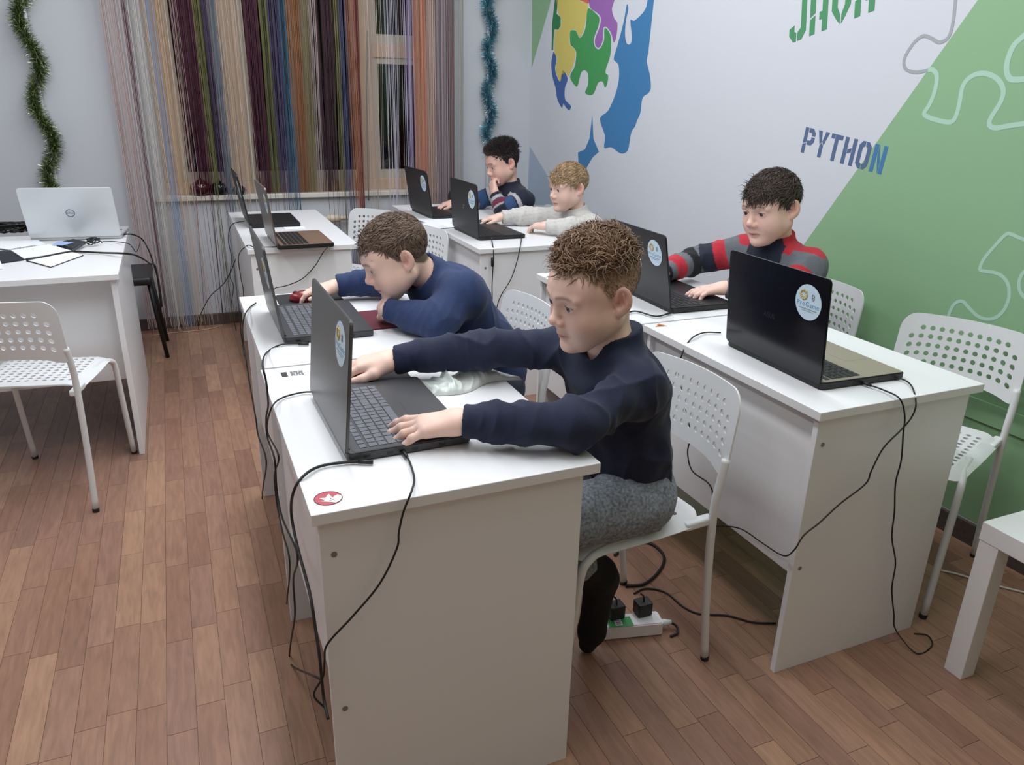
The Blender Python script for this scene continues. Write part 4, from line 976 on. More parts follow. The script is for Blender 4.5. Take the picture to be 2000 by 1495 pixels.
# 4 - blond boy
person(dict(label='blond boy in a pale grey sweater reaching for a mouse', head=(1.822, 3.50, .975), fwd=(-.975, -.14, -.10), roll=0, s=1.0, pel=(1.93, 3.53, .53),
    neck=(1.868, 3.51, .848), chest=(1.893, 3.518, .765), waist=(1.92, 3.525, .625), shL=(1.893, 3.372, .805), elL=(1.775, 3.352, .795), wrL=(1.668, 3.435, .797), shR=(1.850, 3.648, .808), elR=(1.700, 3.735, .798), wrR=(1.565, 3.765, .797),
    handL=dict(d=(-.45, .85, -.1), up=(-.2, 0, 1), side=-1, curl=TYPE, back=.012), handR=dict(d=(-.97, .2, -.12), up=(-.2, 0, 1), side=1, curl=MOUSE), hf=.0035, hhf=.0042, hs=.95,
    hair=(182, 152, 118), stub=(168, 138, 108), nh=4200, style=mk_style(.03, .050, .026, (.8, .25, -.15), (.05, 0, -1), .22, .12, .1, .0019, .0015, .010, .18), brow=(150, 122, 98), skin=(228, 192, 176),
    topmat=KNIT('pale_grey_knit', .92, (150, .5)), topcol=lambda V, J, f, l: np.repeat(L3((196, 193, 188))[None], len(V), 0)*(1-.12*(snoise(V, 330, 7) > .75))[:, None], toplabel='pale grey heathered sweater', collar='high', arm=(.056, .048, .041), fold=.005,
    legs=legs(1.93, 3.53), legmat=DENIM, sockmat=BSOCK, seed=9))
# 5 - dark haired boy with his hand at his mouth
def p5c(V, J, f, l):
    out = np.repeat(L3((24, 27, 44))[None], len(V), 0)
    for k in 'LR':
        a, b, c_ = J['sh'+k], J['el'+k], J['wr'+k]
        ab = b-a; t = (V-a)@ab/(ab@ab); d_ = np.linalg.norm(V-a-np.clip(t, 0, 1)[:, None]*ab, axis=1); up = (d_ < .075) & (t > .2) & (t < 1.05)
        out[up & (t > .3) & (t < .45)] = L3((170, 168, 170)); out[up & (t >= .5) & (t < .95)] = L3((44, 72, 112))
        ab = c_-b; t = (V-b)@ab/(ab@ab); d2 = np.linalg.norm(V-b-np.clip(t, 0, 1)[:, None]*ab, axis=1); fo = (d2 < .065) & (d2 < d_) & (t > -.3)
        out[fo & (t < .12)] = L3((150, 152, 150)); out[fo & (t >= .12) & (t < .5)] = L3((104, 26, 52)); out[fo & (t >= .55) & (t < .75)] = L3((168, 166, 168))
    return out
person(dict(label='dark haired boy in a striped navy jumper holding his hand to his mouth', head=(1.752, 4.20, 1.032), fwd=(-.955, -.08, -.26), roll=4, s=1.0, pel=(1.87, 4.2, .53),
    neck=(1.797, 4.208, .905), chest=(1.82, 4.208, .815), waist=(1.85, 4.204, .65), shL=(1.828, 4.062, .850), elL=(1.690, 4.055, .797), wrL=(1.672, 4.118, .872), shR=(1.790, 4.345, .850), elR=(1.660, 4.40, .797), wrR=(1.50, 4.34, .797),
    handL=dict(d=(-.05, .55, .8), up=(-1, -.2, 0), side=1, curl=(45, 80, 45), back=.01), handR=dict(d=(-.97, -.1, -.12), up=(-.2, 0, 1), side=1, curl=TYPE), hf=.0035, hhf=.0042, hs=.95,
    hair=(52, 42, 43), stub=(46, 38, 38), nh=4200, style=mk_style(.05, .042, .018, (.3, 0, .75), (-.2, 0, -1), .85, .15, .3, .0019, .0014, .004, .35), brow=(40, 30, 30), skin=(220, 176, 160),
    topmat=KNIT('navy_jumper', .92), topcol=p5c, toplabel='navy jumper with grey, blue and maroon bands', collar='high', arm=(.057, .049, .042), fold=.005,
    legs=legs(1.87, 4.2), legmat=DENIM, sockmat=BSOCK, seed=12))
# ------------------------------------------------------------------ thread curtain in front of the window
YC = YB-.10
curt = empty('thread_curtain', (.76, YC, 0)); tag(curt, 'multicoloured thread curtain hanging across the window', 'curtain')
b = MB(); b.tube([(-1.15, 0, 2.44), (1.15, 0, 2.44)], .012, 10); b.build('curtain_rod', mat('curtain_rod_steel', (170, 170, 172), .3, .8), curt, True)
def cx(px): return py_(px, 20, YC)[0]
bands = [  # px0, px1, colour, threads per cm, ends on sill share
 (193, 238, (195, 169, 167), 4.2, 0), (238, 250, (116, 80, 84), 5, 0), (250, 284, (198, 191, 184), 3.6, 0), (284, 301, (147, 161, 189), 5.5, 0), (300, 326, (198, 169, 142), 3.0, 0.2),
 (326, 346, (165, 134, 136), 2.6, .5), (346, 378, (78, 28, 51), 7.5, .85), (376, 392, (106, 106, 63), 7.5, .7), (392, 406, (81, 68, 96), 8, .7), (404, 422, (97, 110, 127), 7, .5),
 (422, 474, (183, 164, 152), 2.6, .4), (474, 503, (75, 27, 49), 8, .9), (502, 521, (105, 106, 66), 7.5, .85), (521, 546, (76, 66, 99), 7.5, .85), (543, 558, (63, 100, 125), 9, .6),
 (557, 584, (146, 97, 64), 10, 1.0), (583, 600, (131, 118, 84), 7, 1.0), (600, 616, (170, 154, 151), 4, .9), (614, 646, (65, 36, 48), 6.5, .95), (645, 661, (114, 110, 77), 5.5, .8), (660, 673, (79, 83, 117), 6.5, .7),
 (671, 690, (161, 105, 83), 9, .15), (688, 700, (115, 57, 54), 9, .3), (700, 742, (191, 175, 167), 1.7, .3), (742, 790, (192, 189, 202), 1.6, .2), (788, 806, (167, 156, 184), 5.5, .1), (805, 828, (196, 134, 109), 10, 0),
 (827, 850, (195, 169, 159), 8, 0), (850, 872, (158, 141, 147), 8, 0), (871, 886, (111, 80, 79), 8, 0), (885, 908, (168, 169, 163), 3.5, 0)]
for bi, (p0, p1, colr, den, sill) in enumerate(bands):
    x0, x1 = cx(p0), cx(p1); n = max(3, int((x1-x0)*100*den*.8)); b = MB()
    M = mat('thread_%d' % bi, colr, .75, sheen=.1)
    lead = bi in (21, 22)
    for i in range(n):
        xx = random.uniform(x0, x1); yy = random.uniform(-.028, .028); r = random.uniform(.0009, .0017)
        onsill = random.random() < sill
        zb = WZ0+.004 if onsill else random.uniform(.006, .05); dx = random.gauss(0, .008); ye = yy+(random.uniform(.085, .11) if onsill else random.uniform(-.01, .02))
        if lead: dx = (cx(689)-xx)*.55+random.gauss(0, .006)
        if 0.05 < xx < 1.0 and not onsill: dx += random.gauss(0, .02)
        P = [(xx, yy, 2.44), (xx+dx*.25, yy+random.gauss(0, .004), 1.6), (xx+dx*.6, yy+(ye-yy)*.6, zb+(2.44-zb)*.22), (xx+dx, ye, zb)]
        if not onsill and zb < .3: P[2] = (xx+dx*.5, yy, .95); P[3] = (xx+dx, yy, zb)
        P = [(q[0]-.76, q[1], q[2]) for q in P]
        b.tube(P, r, 3, cap=False)
    o = b.build('threads', M, curt); o['kind'] = 'stuff'; o['label'] = None or 'band of hanging threads'
# ------------------------------------------------------------------ tinsel wound round white pipes
PIPE = mat('white_pipe_paint', (220, 222, 224), .4)
def needle_garland(name, label, path, turns, rad, n, length, cols, seed):
    r = np.random.default_rng(seed); P = np.asarray(path); V = []; Q = []
    L_ = np.linspace(0, 1, 400); c = np.stack([np.interp(L_, np.linspace(0, 1, len(P)), P[:, i]) for i in range(3)], 1)
    ang = L_*turns*2*math.pi; c = c+np.stack([np.cos(ang)*rad, np.sin(ang)*rad*.6-rad*.5, 0*ang], 1)
    k = r.integers(0, 400, n); d = r.normal(size=(n, 3)); d[:, 1] -= .2; d /= np.linalg.norm(d, axis=1)[:, None]; d *= length*r.uniform(.5, 1.1, n)[:, None]
    s_ = np.cross(d, r.normal(size=(n, 3))); s_ /= np.linalg.norm(s_, axis=1)[:, None]; s_ *= .0009
    base = c[k]+r.normal(size=(n, 3))*.003; V = np.stack([base-s_, base+s_, base+d+s_*.7, base+d-s_*.7], 1).reshape(-1, 3)
    Q = np.arange(n*4).reshape(-1, 4); jit = r.uniform(.5, 1.5, n); pick = r.integers(0, len(cols), n); cv = np.repeat(np.array([L3(q) for q in cols])[pick]*jit[:, None], 4, 0)
    V[:, 1] = np.minimum(V[:, 1], YB-.004)
    org = P[-1]; o = np_mesh(name, V, Q, TINS, None, np.clip(cv, 0, 1), False, org); o.location = org; tag(o, label, 'tinsel', None, 'stuff'); return o
TINS = mat('tinsel_foil', (80, 120, 60), .28, .7, attr='Col')
def pipe(name, px, label):
    q = py_(px[0], px[1], YB-.03); b = MB(); b.tube([(0, 0, 0), (0, 0, 2.66)], .011, 12)
    for z in (.4, 1.25, 2.2): b.tube([(0, .012, z-.01), (0, .012, z+.01)], .016, 10)
    o = b.build(name, PIPE, None, True); o.location = (q[0], YB-.03, .02); tag(o, label, 'pipe'); return q[0]
xg = pipe('heating_pipe', (80, 200), 'thin white wall pipe wrapped in green tinsel'); xb = pipe('heating_pipe', (954, 150), 'thin white wall pipe wrapped in blue tinsel')
needle_garland('tinsel_garland', 'green tinsel garland wound round the wall pipe above the silver laptop', [(xg, YB-.035, 2.3), (xg, YB-.035, .80)], 3.8, .030, 15000, .052, [(70, 100, 44), (100, 124, 60), (48, 72, 34), (225, 230, 180)], 5)
needle_garland('tinsel_garland', 'blue tinsel garland wound round the pipe in the far corner', [(xb, YB-.035, 2.3), (xb, YB-.035, 1.12)], 4.6, .020, 14000, .050, [(70, 150, 172), (110, 180, 196), (48, 112, 138), (215, 240, 245)], 6)
# ------------------------------------------------------------------ sill things and radiator
def jar(name, p, prof, mt, label, cat, handle=False):
    o = empty(name, p); tag(o, label, cat); b = MB(); b.lathe(prof, 28); b.build('body', mt, o, True)
    b = MB(); top = prof[-1]; b.lathe([(top[0]*.9, top[1]), (top[0]*.7, top[1]+.008), (.008, top[1]+.012), (.008, top[1]+.022), (.001, top[1]+.025)], 20); b.build('lid', mt, o, True); return o
q = pz(393, 378, WZ0); jar('round_pot', (q[0], YB+.0, WZ0), [(.03, 0), (.052, .012), (.062, .04), (.055, .066), (.03, .08)], mat('dark_red_glaze', (58, 16, 22), .12), 'dark red glossy round pot on the window sill', 'pot')
jar('round_pot', (q[0]+.10, YB+.0, WZ0), [(.025, 0), (.045, .012), (.05, .04), (.042, .062), (.02, .072)], mat('black_glaze', (18, 18, 22), .15), 'black round pot beside the dark red pot on the sill', 'pot')
jar('small_bowl', (q[0]+.215, YB-.01, WZ0), [(.02, 0), (.036, .008), (.042, .026), (.036, .04)], mat('navy_glaze', (24, 24, 44), .2), 'small navy covered bowl at the right of the sill pots', 'bowl')
rad = empty('radiator', (1.32, YB-.055, .12)); tag(rad, 'white ribbed radiator under the window sill', 'radiator')
RADM = mat('radiator_enamel', (206, 202, 194), .45)
for i in range(9): bbox('radiator_section', (-.27+i*.06, -.035, 0), (-.27+i*.06+.05, .035, .56), RADM, rad, .014, 3)
b = MB(); b.tube([(-.3, 0, .52), (-.5, 0, .52)], .014, 10); b.tube([(-.5, 0, .54), (-.5, 0, -.1)], .014, 10); b.tube([(-.46, 0, .52), (-.38, 0, .52)], .024, 12); b.build('valve_pipe', mat('cream_pipe', (214, 200, 178), .5), rad, True)
# ------------------------------------------------------------------ cables
def cable(pts, label, r=.0022, plug=None, rnd=6):
    P = []
    for p in pts:
        if p[2] == 'z': P.append(pz(p[0], p[1], p[3]))
        elif p[2] == 'y': P.append(py_(p[0], p[1], p[3]))
        else:
            v = RW@_ray((p[0], p[1])); P.append(CAM+v*(p[3]/v[0]))
    P = cr(P, rnd); org = P[0].copy(); o = empty('cable', org); tag(o, label, 'cable'); b = MB(); b.tube(P-org, r, 6); b.build('cord', CABLE, o, True)
    if plug is not None:
        d = nrm(P[1]-P[0]) if plug == 0 else nrm(P[-1]-P[-2]); q = (P[0] if plug == 0 else P[-1])-org; b = MB(); b.tube([q-d*.012, q+d*.016], [.0042, .0036], 8); b.build('plug', BLACKP, o, True)
    return o
Z = lambda L_, z: [(a, b_, 'z', z) for a, b_ in L_]; Yp = lambda L_, y: [(a, b_, 'y', y) for a, b_ in L_]; Xp = lambda L_, x: [(a, b_, 'x', x) for a, b_ in L_]
cable(Z([(716, 903), (680, 903), (626, 911), (592, 931)], .756)+Xp([(573, 962), (569, 1004), (581, 1068), (605, 1159), (616, 1228), (624, 1282), (632, 1362), (641, 1405)], .128), 'black power cable from the nearest laptop looping over the left desk edge', .0028, 0)
cable(Z([(790, 886), (800, 902), (809, 935)], .757)+Yp([(803, 962), (788, 1000), (779, 1040), (775, 1072), (742, 1140), (690, 1203), (640, 1258), (634, 1290), (631, 1322), (613, 1358), (636, 1385), (640, 1400)], 1.120), 'thin black cable hanging down the front panel of the nearest desk', .0020, 0)
cable(Z([(594, 672), (551, 673), (522, 688)], .756)+Xp([(513, 710), (520, 747), (524, 790), (520, 816), (522, 854), (536, 897), (541, 961), (552, 1014), (581, 1084), (573, 1132), (576, 1201), (568, 1255), (568, 1298), (626, 1327)], .126), 'black cable from the second laptop hanging between the two near desks', .0022, 0)
cable(Z([(640, 770), (610, 766), (584, 768), (548, 779)], .756)+Xp([(529, 800), (522, 843), (544, 891), (536, 929), (541, 985), (552, 1040), (566, 1100), (560, 1180)], .130), 'thin black cable curving out from behind the nearest laptop lid', .0020)
cable(Z([(500, 592), (487, 602)], .756)+Xp([(476, 622), (474, 660), (480, 700), (486, 740), (492, 775), (500, 820), (504, 850), (520, 900), (514, 950), (512, 975)], .135), 'black cable hanging off the desk of the boy in blue', .0022)
cable(Z([(478, 432), (458, 436), (449, 446)], .756)+Xp([(446, 470), (452, 505), (449, 540), (456, 560), (452, 600), (460, 640), (470, 690)], .235), 'black cable dropping from the far laptop on the window desk', .0022)
cable(Z([(545, 482), (500, 483), (483, 480)], .756)+Xp([(466, 500), (470, 540), (476, 580), (470, 640), (478, 700)], .238), 'black cable behind the bronze laptop', .0022)
cable(Z([(646, 478), (632, 492)], .754)+Yp([(615, 520), (590, 545), (560, 558), (540, 562), (532, 568)], 3.46), 'black cable drooping from the bronze laptop across the desk front', .0022, 0)
cable(Z([(1690, 750), (1725, 762), (1757, 779)], .757)+Yp([(1767, 812), (1764, 850), (1760, 900), (1749, 945), (1747, 1000), (1742, 1050), (1749, 1100), (1742, 1150), (1746, 1200), (1750, 1232)], 1.160)+Z([(1790, 1277), (1820, 1262), (1812, 1242), (1786, 1238)], .003), 'black cable running straight down the right desk panel to the floor', .0020, 0)
cable(Z([(1740, 737), (1765, 742), (1782, 757)], .757)+Yp([(1789, 790), (1780, 816), (1760, 840), (1725, 876), (1702, 920), (1690, 946), (1640, 985), (1600, 1022), (1570, 1046), (1551, 1075)], 1.160)+Xp([(1530, 1086), (1490, 1062), (1450, 1035), (1415, 1028), (1388, 1030)], 1.285), 'black cable crossing the right desk panel diagonally to the left', .0020, 0)
cable(Z([(1408, 650), (1375, 650), (1350, 662)], .757)+Xp([(1333, 690), (1326, 730), (1340, 800), (1348, 850), (1343, 885), (1352, 920), (1384, 945), (1392, 970), (1384, 1010)], 1.272), 'black cable trailing off the left edge of the right near desk', .0022)
cable(Z([(1308, 612), (1280, 618), (1240, 608), (1212, 618)], .757), 'black laptop cable lying beside the orange triangle sticker', .0026, 0)
cable(Z([(960, 466)], .764)+Z([(962, 478)], .755)+Yp([(964, 492), (963, 520), (961, 560), (961, 590), (955, 640)], 3.183), 'black cable with a filter bead hanging from the blond boy desk', .0024, 0)
_c = [o for o in COL.objects if o.get('label') == 'black cable with a filter bead hanging from the blond boy desk'][0]; _q = py_(962, 512, 3.183)-np.array(_c.location); b = MB(); b.tube([_q+(0, 0, .022), _q+(0, 0, .018), _q-(0, 0, .018), _q-(0, 0, .022)], [.004, .0075, .0075, .004], 12); b.build('filter_bead', BLACKP, _c, True)
cable(Z([(1018, 462), (1018, 470)], .757)+Yp([(1016, 482), (1010, 510), (998, 545), (980, 575), (972, 595), (962, 640)], 3.181), 'thin black cable hanging at the right of the blond boy desk front', .0022, 0)
# floor cables under the nearest chair
cable(Z([(1222, 1145), (1260, 1140), (1290, 1112), (1296, 1085), (1270, 1062), (1235, 1062), (1200, 1085)], .006), 'thick black cable looped on the floor under the chair', .0045)
cable(Z([(1238, 1160), (1262, 1150), (1300, 1158), (1335, 1186), (1368, 1200), (1420, 1203), (1470, 1216), (1515, 1218)], .004), 'thin dark cable running across the floor to the right desk', .0028)
c_ = cable(Z([(1825, 1112), (1870, 1122), (1915, 1136), (1960, 1148), (2010, 1160)], .004), 'white cable on the floor below the green wall', .0035); c_.children[0].data.materials[0] = mat('white_cable', (205, 200, 194), .5)
c_ = cable(Z([(298, 656), (340, 650), (385, 646), (420, 640), (455, 625)], .004)+[(462, 600, 'y', YB-.12)], 'pale cable lying along the back baseboard', .003); c_.children[0].data.materials[0] = mat('pale_cable', (180, 150, 130), .5)
cable(Yp([(472, 430), (462, 500), (440, 550), (410, 580), (390, 620)], YB-.15)+Z([(388, 645)], .004), 'dark cable sagging in front of the curtain', .0028)
c_ = cable(Yp([(718, 60), (716, 200), (718, 300), (720, 392)], YB-.15), 'grey cord hanging straight in front of the window', .0042); c_.children[0].data.materials[0] = mat('grey_cord', (110, 106, 104), .6)
# left desk cables
cable(Z([(52, 508), (95, 500), (140, 492), (200, 494), (250, 496)], .758)+Yp([(272, 502), (292, 515), (306, 532)], 4.04)+Z([(318, 640)], .02), 'thick black cable across the wide left desk and over its end', .0042)
cable(Z([(240, 458), (258, 458)], .76)+Yp([(276, 466), (288, 484), (298, 510), (312, 560), (316, 600)], 4.15), 'black charger cable plugged into the silver laptop', .0034, 0)
cable(Z([(200, 472), (225, 472), (250, 476)], .757)+Xp([(259, 484), (266, 492), (272, 480), (274, 470)], -.226), 'thin black cable looping over the edge of the wide left desk', .002)
def coil(name, px, z, r0, n, label, r=.0022, flatten=.5, ext=(1, 1)):
    q = pz(px[0], px[1], z); rr = np.random.default_rng(int(px[0])); P = []
    for i in range(n*10):
        a = i*2*math.pi/10+rr.normal()*.15; k = r0*(.6+.4*rr.random()); P.append((math.cos(a)*k*ext[0]+rr.normal()*.003, math.sin(a)*k*ext[1]+rr.normal()*.003, .004+.022*abs(math.sin(i*.37))*flatten+rr.random()*.006))
    o = empty(name, q); tag(o, label, 'cable'); b = MB(); b.tube(cr(P, 3), r, 5); b.build('cord', CABLE, o, True); return o
coil('cable_coil', (22, 455), .751, .075, 14, 'heap of black cables at the left end of the wide desk', .0032, 1.6, (1.3, .6))
coil('cable_coil', (183, 480), .751, .030, 5, 'small tangled black cable in front of the silver laptop', .002, 1.0)
# ------------------------------------------------------------------ papers and notebooks on the left desk
PAPER = mat('white_paper', (232, 234, 238), .8); BLKC = mat('black_cover', (26, 28, 38), .6); BLUEP = mat('pale_blue_card', (150, 172, 214), .6)
c5 = lambda L_, z: [pz(a/6.25, 430+b_/6.25, z) for a, b_ in L_]
def sheet(name, pts, mt, th=.002, parent=None, org=None):
    P = [Vector(p)-(Vector(org) if org is not None else Vector((0, 0, 0))) for p in pts]
    return bm_obj(name, poly_prism(P, (0, 0, 1), th), mt, parent)
def zz(L_, zs): return [pz(a/6.25, 430+b_/6.25, z) for (a, b_), z in zip(L_, zs)]
og = pz(40, 495, .751); nb = empty('notebook', og); tag(nb, 'open spiral notebook with white pages on the wide left desk', 'notebook')
sheet('cover', c5([(-60, 390), (130, 392), (290, 492), (20, 532)], .7512), BLKC, .004, nb, og)
sheet('page', c5([(-80, 268), (470, 254), (556, 300), (135, 372), (-80, 335)], .757), PAPER, .003, nb, og)
sheet('page', c5([(135, 374), (600, 302), (880, 385), (290, 474)], .757), PAPER, .003, nb, og)
b = MB()
for i in range(16):
    a, c_ = np.array((140, 366)), np.array((420, 322)); p = a+(c_-a)*i/15; q = pz(p[0]/6.25, 430+p[1]/6.25, .760)-og
    b.tube([(q[0]+.005*math.cos(t), q[1]+.009*math.sin(t)*0+.004*math.cos(t), q[2]+.005*math.sin(t)) for t in np.linspace(0, 2*math.pi, 9)[:-1]], .0007, 4, closed=True)
b.build('spiral', mat('spiral_wire', (60, 60, 64), .3, .7), nb)['kind'] = 'stuff'
og = pz(620/6.25, 430+500/6.25, .751); fo = empty('booklet', og); tag(fo, 'white booklet with a dark cover edge in front of the notebook', 'booklet')
sheet('cover', c5([(318, 500), (890, 402), (1020, 436), (620, 580)], .7512), BLKC, .003, fo, og); sheet('page', c5([(335, 494), (890, 396), (1008, 430), (620, 572)], .7545), PAPER, .002, fo, og)
og = pz(860/6.25, 430+330/6.25, .751); wl = empty('wallet', og); tag(wl, 'dark flat pouch behind the notebook pages', 'pouch'); sheet('body', c5([(690, 312), (900, 380), (1045, 290), (900, 262)], .7512), BLKC, .012, wl, og); sheet('flap', c5([(900, 380), (1045, 290), (1010, 285), (880, 368)], .7635), mat('dark_strap', (44, 46, 56), .5), .002, wl, og)
og = pz(800/6.25, 430+280/6.25, .751); o = sheet('blue_card', c5([(640, 300), (720, 262), (905, 278), (760, 312)], .765), BLUEP, .001, None, og); o.location = og; tag(o, 'pale blue card behind the notebook on the left desk', 'card')
og = pz(-5, 520, .751); o = sheet('paper_sheet', [pz(a, b_, .7512) for a, b_ in ((-60, 500), (-2, 498), (5, 526), (-60, 530))], PAPER, .002, None, og); o.location = og; tag(o, 'white paper sheet cut by the left edge of the picture', 'paper')
# ------------------------------------------------------------------ stickers on desks
RS = mat('red_sticker', (178, 62, 74), .45); WS_ = mat('white_sticker', (226, 224, 222), .45); KS = mat('sticker_black', (44, 42, 46), .5); OS = mat('orange_sticker', (206, 130, 70), .5)
q = pz(641, 974, .7502); stx = empty('sticker', q, math.radians(-9)); tag(stx, 'round red fox sticker on the corner of the nearest desk', 'sticker')
b = MB(); b.lathe([(.0245, 0), (.0245, .0003)], 40); b.build('disc', RS, stx)
def fl(name, pts, mt, z): 
    return bm_obj(name, poly_prism([Vector((x*.0245, y*.0245, z)) for x, y in pts], (0, 0, 1), .0002), mt, stx)
fl('fox_mark', [(-.55, -.35), (-.2, -.3), (-.62, .12), (-.2, .08), (.05, .62), (.28, .05), (.62, .4), (.90, .28), (.94, -.1), (.8, -.5), (.5, -.72), (.1, -.55)], WS_, .0004)
b = MB(); b.lathe([(.0015, 0), (.0015, .0002)], 10, Matrix.Translation((.004, -.003, .0007))); b.build('fox_eye', KS, stx)
b = MB(); b.tube([(.0245*.97*math.cos(a), .0245*.97*math.sin(a), .0006) for a in np.linspace(0, 2*math.pi, 41)[:-1]], .0006, 4, closed=True); b.build('rim', mat('dark_rim', (90, 70, 74), .5), stx)
b = MB(); b.tube([(.002, -.009, .0007), (.008, -.0075, .0007), (.011, -.010, .0007)], .0004, 4); b.build('fox_mouth', KS, stx)
q = pz(571, 731, .7502); tx = empty('sticker', q); tag(tx, 'black lettering sticker on the far corner of the nearest desk', 'sticker')
rr = random.Random(5)
for i in range(4):
    b = MB(); y0 = .016-.0085*i
    for j in range(5): b.box((-.004+.0062*j, y0-.003, 0), (-.004+.0062*j+rr.uniform(.004, .0056), y0+.003, .0003))
    for j in range(5): b.box((-.004+.0062*j+.001, y0-.001, .0003), (-.004+.0062*j+.003, y0+.001, .00031), 1)
    b.build('print_row', [KS, WS_], tx)['kind'] = 'stuff'
b = MB(); b.box((-.026, -.014, 0), (-.012, .019, .0003)); b.build('print_block', KS, tx)
q = pz(1288, 636, .7502); tr = empty('sticker', q); tag(tr, 'orange triangular sticker on the desk of the boy in the fleece', 'sticker')
bm_obj('triangle', poly_prism([Vector(p) for p in ((-.022, -.010, 0), (.020, -.016, 0), (.010, .020, 0))], (0, 0, 1), .0003), OS, tr); bm_obj('print_mark', poly_prism([Vector(p) for p in ((-.012, -.007, .0004), (.012, -.011, .0004), (.002, .006, .0004))], (0, 0, 1), .0002), mat('sticker_brown', (110, 70, 50), .5), tr)
# ------------------------------------------------------------------ mice, pads, bag, power strip, paper
def mouse(p, rz, mt, label, wheelm):
    o = empty('mouse', p, rz); tag(o, label, 'mouse', 'computer mice'); S = Sdf(); S.add(Ell((0, 0, .010), (.052, .030, .024)), .01); S.add(Ell((.02, 0, .008), (.032, .027, .018)), .012); S.sub(Ell((0, 0, -.5), (1, 1, .5)), .002)
    S.sub(Cone((-.055, 0, .032), (-.012, 0, .038), .0016, .0016), .001)
    V, Q = S.mesh(.0028); V = relax(V, Q, 1); np_mesh('shell', V, Q, mt, o); b = MB(); M = Matrix.Translation((-.03, 0, .026))@Matrix.Rotation(math.pi/2, 4, 'X'); b.lathe([(.008, -.003), (.0085, 0), (.008, .003)], 16, M); b.build('wheel', wheelm, o, True); return o
REDM = mat('red_mouse_plastic', (120, 26, 34), .25)
mouse((.348, 2.515, .7535), math.radians(-8), REDM, 'dark red computer mouse under the hand of the boy in blue', BLACKP)
mouse((.338, 1.722, .7535), math.radians(-8), BLACKP, 'black computer mouse under the right hand of the nearest boy', KEYG)
mouse((1.475, 3.785, .751), math.radians(-8), BLACKP, 'black computer mouse under the hand of the blond boy', KEYG)
PADM = mat('black_mouse_pad', (30, 30, 33), .8, bump=(900, .2)); MAR = mat('maroon_mouse_pad', (96, 30, 48), .8, bump=(900, .2))
for (lo, hi, mt, lb) in (((.262, 2.445), (.47, 2.62), PADM, 'black mouse pad below the dark red mouse'), ((.48, 2.125), (.575, 2.33), MAR, 'maroon mouse pad under the elbow of the boy in blue'), ((.27, 1.668), (.475, 1.82), PADM, 'black mouse pad behind the nearest laptop')):
    o = rbox('mouse_pad', ((lo[0]-hi[0])/2, (lo[1]-hi[1])/2, 0), ((hi[0]-lo[0])/2, (hi[1]-lo[1])/2, .003), .01, .0008, mt, None); o.location = ((lo[0]+hi[0])/2, (lo[1]+hi[1])/2, .7504); tag(o, lb, 'mouse pad', 'mouse pads')
# crumpled white bag
n1, n2 = 90, 50; gu, gv = np.meshgrid(np.linspace(-1, 1, n1), np.linspace(-1, 1, n2), indexing='ij'); P3 = np.stack([gu*.11, gv*.055, 0*gu], -1).reshape(-1, 3)
edge = np.clip(1-np.maximum(np.abs(gu), np.abs(gv))**3, 0, 1).ravel(); hh = edge**.5*(.010+.020*np.clip(1-np.abs(snoise(P3, 48, 2)), 0, 1)**3+.010*np.clip(1-np.abs(snoise(P3, 110, 8)), 0, 1)**3+.014*np.exp(-((gu.ravel()-.35)/.3)**2))
P3[:, 0] += .012*snoise(P3, 40, 12); P3[:, 1] += .014*snoise(P3, 33, 16); P3[:, 2] = np.maximum(hh, 0)+.0005
ii = np.arange(n1*n2).reshape(n1, n2); Q = np.stack([ii[:-1, :-1], ii[1:, :-1], ii[1:, 1:], ii[:-1, 1:]], -1).reshape(-1, 4)
o = np_mesh('plastic_bag', P3, Q, mat('white_plastic_film', (216, 222, 216), .35, coat=.3), None); o.location = (.59, 1.632, .7505); o.rotation_euler = (0, 0, math.radians(10)); tag(o, 'crumpled white plastic bag on the nearest desk', 'bag')
# power strip
q0, q1 = pz(1170, 1240, 0), pz(1296, 1228, 0); cen = (q0+q1)/2; an = math.atan2(*(q1-q0)[[1, 0]])
ps = empty('power_strip', (cen[0], cen[1], 0), an); tag(ps, 'white power strip with a green label on the floor under the chair', 'power strip')
rbox('housing', (-.10, -.028, .001), (.082, .028, .042), .008, .003, mat('white_abs', (224, 222, 226), .4), ps); GRL = mat('green_label', (60, 150, 84), .5)
bbox('label_panel', (-.075, -.027, .0421), (-.005, .012, .0426), GRL, ps, 0); bbox('label_print', (-.055, -.022, .0427), (-.035, .006, .043), WS_, ps, 0)
[bbox('print_bar', (-.052, -.018+.007*i, .0431), (-.038, -.0145+.007*i, .0432), STG, ps, 0) for i in range(3)]
b = MB(); b.tube([(.082, 0, .02), (.10, 0, .02), (.115, 0, .02)], [.011, .009, .006], 12); b.build('strain_relief', WPLAST, ps, True)
b = MB(); b.tube(cr([(.112, 0, .02), (.128, -.01, .012), (.125, -.03, .005), (.10, -.04, .004)], 6), .0035, 8); b.build('cord', CABLE, ps, True)
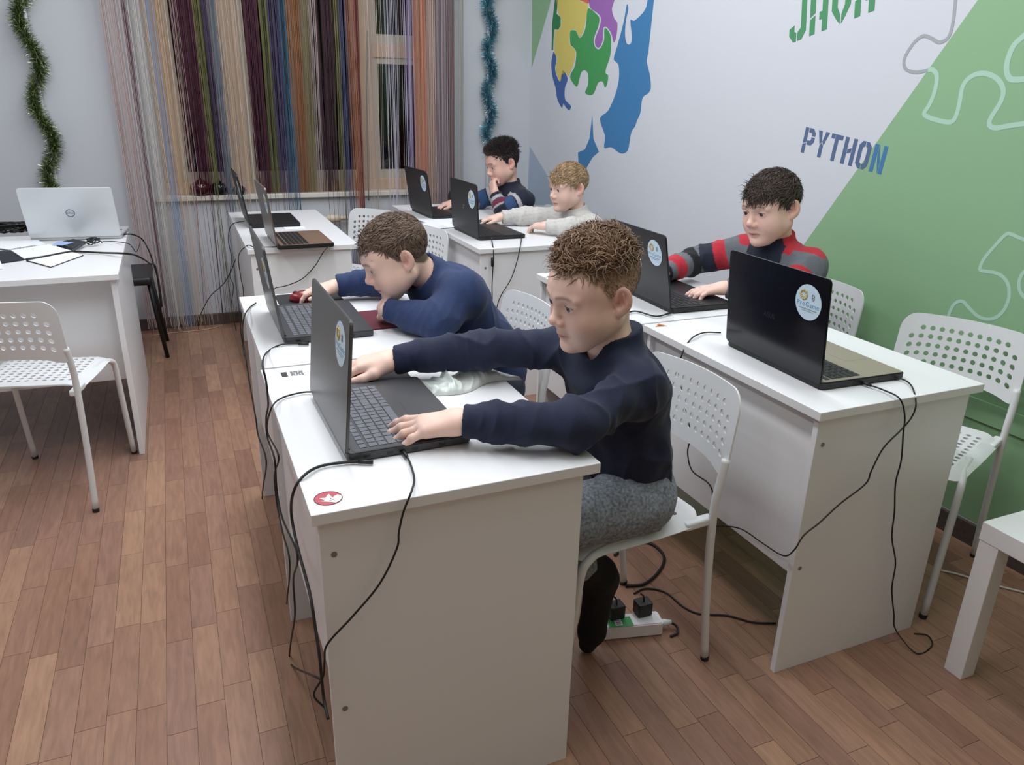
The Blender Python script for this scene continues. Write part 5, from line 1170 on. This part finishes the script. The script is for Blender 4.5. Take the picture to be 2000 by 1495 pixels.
for i, (xx, yy) in enumerate(((-.045, .016), (.035, .018))):
    M = Matrix.Translation((cen[0]+math.cos(an)*xx-math.sin(an)*yy, cen[1]+math.sin(an)*xx+math.cos(an)*yy, .0428))@Matrix.Rotation(an+.2, 4, 'Z')
    o = empty('power_adapter'); o.matrix_world = M; tag(o, ('black power adapter at the green end of the power strip', 'black power adapter at the cord end of the power strip')[i], 'adapter', 'adapters in the power strip')
    bbox('body', (-.022, -.016, 0), (.022, .022, .042), BLACKP, o, .004, 2); b = MB(); b.tube(cr([(0, .0, .042), (0, .004, .056), (-.006, .012, .062)], 4), .0026, 6); b.build('cord', CABLE, o, True)
# far right desk papers, pouch
for i, (px, rz) in enumerate((((850, 432), 8), ((868, 428), -6), ((862, 440), 15))):
    q = pz(px[0], px[1], .7504+.0016*i); o = bbox('paper_sheet', (-.07, -.09, 0), (.07, .09, .0014), PAPER, None, 0); o.location = q; o.rotation_euler = (0, 0, math.radians(rz)); tag(o, ('lowest', 'middle', 'topmost')[i]+' white paper sheet between the two back right laptops', 'paper', 'paper sheets on the back right desk')
S = Sdf(); S.add(Ell((0, 0, .05), (.07, .10, .055)), .02); S.add(Ell((.03, .03, .08), (.045, .06, .045)), .03); S.add(Ell((-.02, -.05, .06), (.04, .05, .05)), .03); S.sub(Ell((0, 0, -.5), (1, 1, .5)), .004); V, Q = S.mesh(.006); N = vnormals(V, Q); V = V+N*(.005*(1-np.abs(snoise(V, 60, 4)))**2)[:, None]
V[:, 2] = np.maximum(V[:, 2], 0); o = empty('pouch', (1.60, 4.52, .7505)); tag(o, 'black soft pouch on the far corner desk', 'pouch'); np_mesh('body', V, Q, mat('black_nylon', (20, 20, 24), .6), o)
b = MB(); b.tube(cr([(-.03, -.06, .10), (-.02, -.02, .135), (.02, .03, .135), (.04, .06, .11)], 5), .006, 8); b.build('strap', mat('grey_webbing', (150, 140, 140), .8), o, True)
# white sheet over the back of the bronze laptop desk
o = bbox('paper_sheet', (-.05, -.035, 0), (.05, .035, .002), PAPER, None, 0); o.location = pz(575, 446, .7505); tag(o, 'small white note between the two window laptops', 'paper')
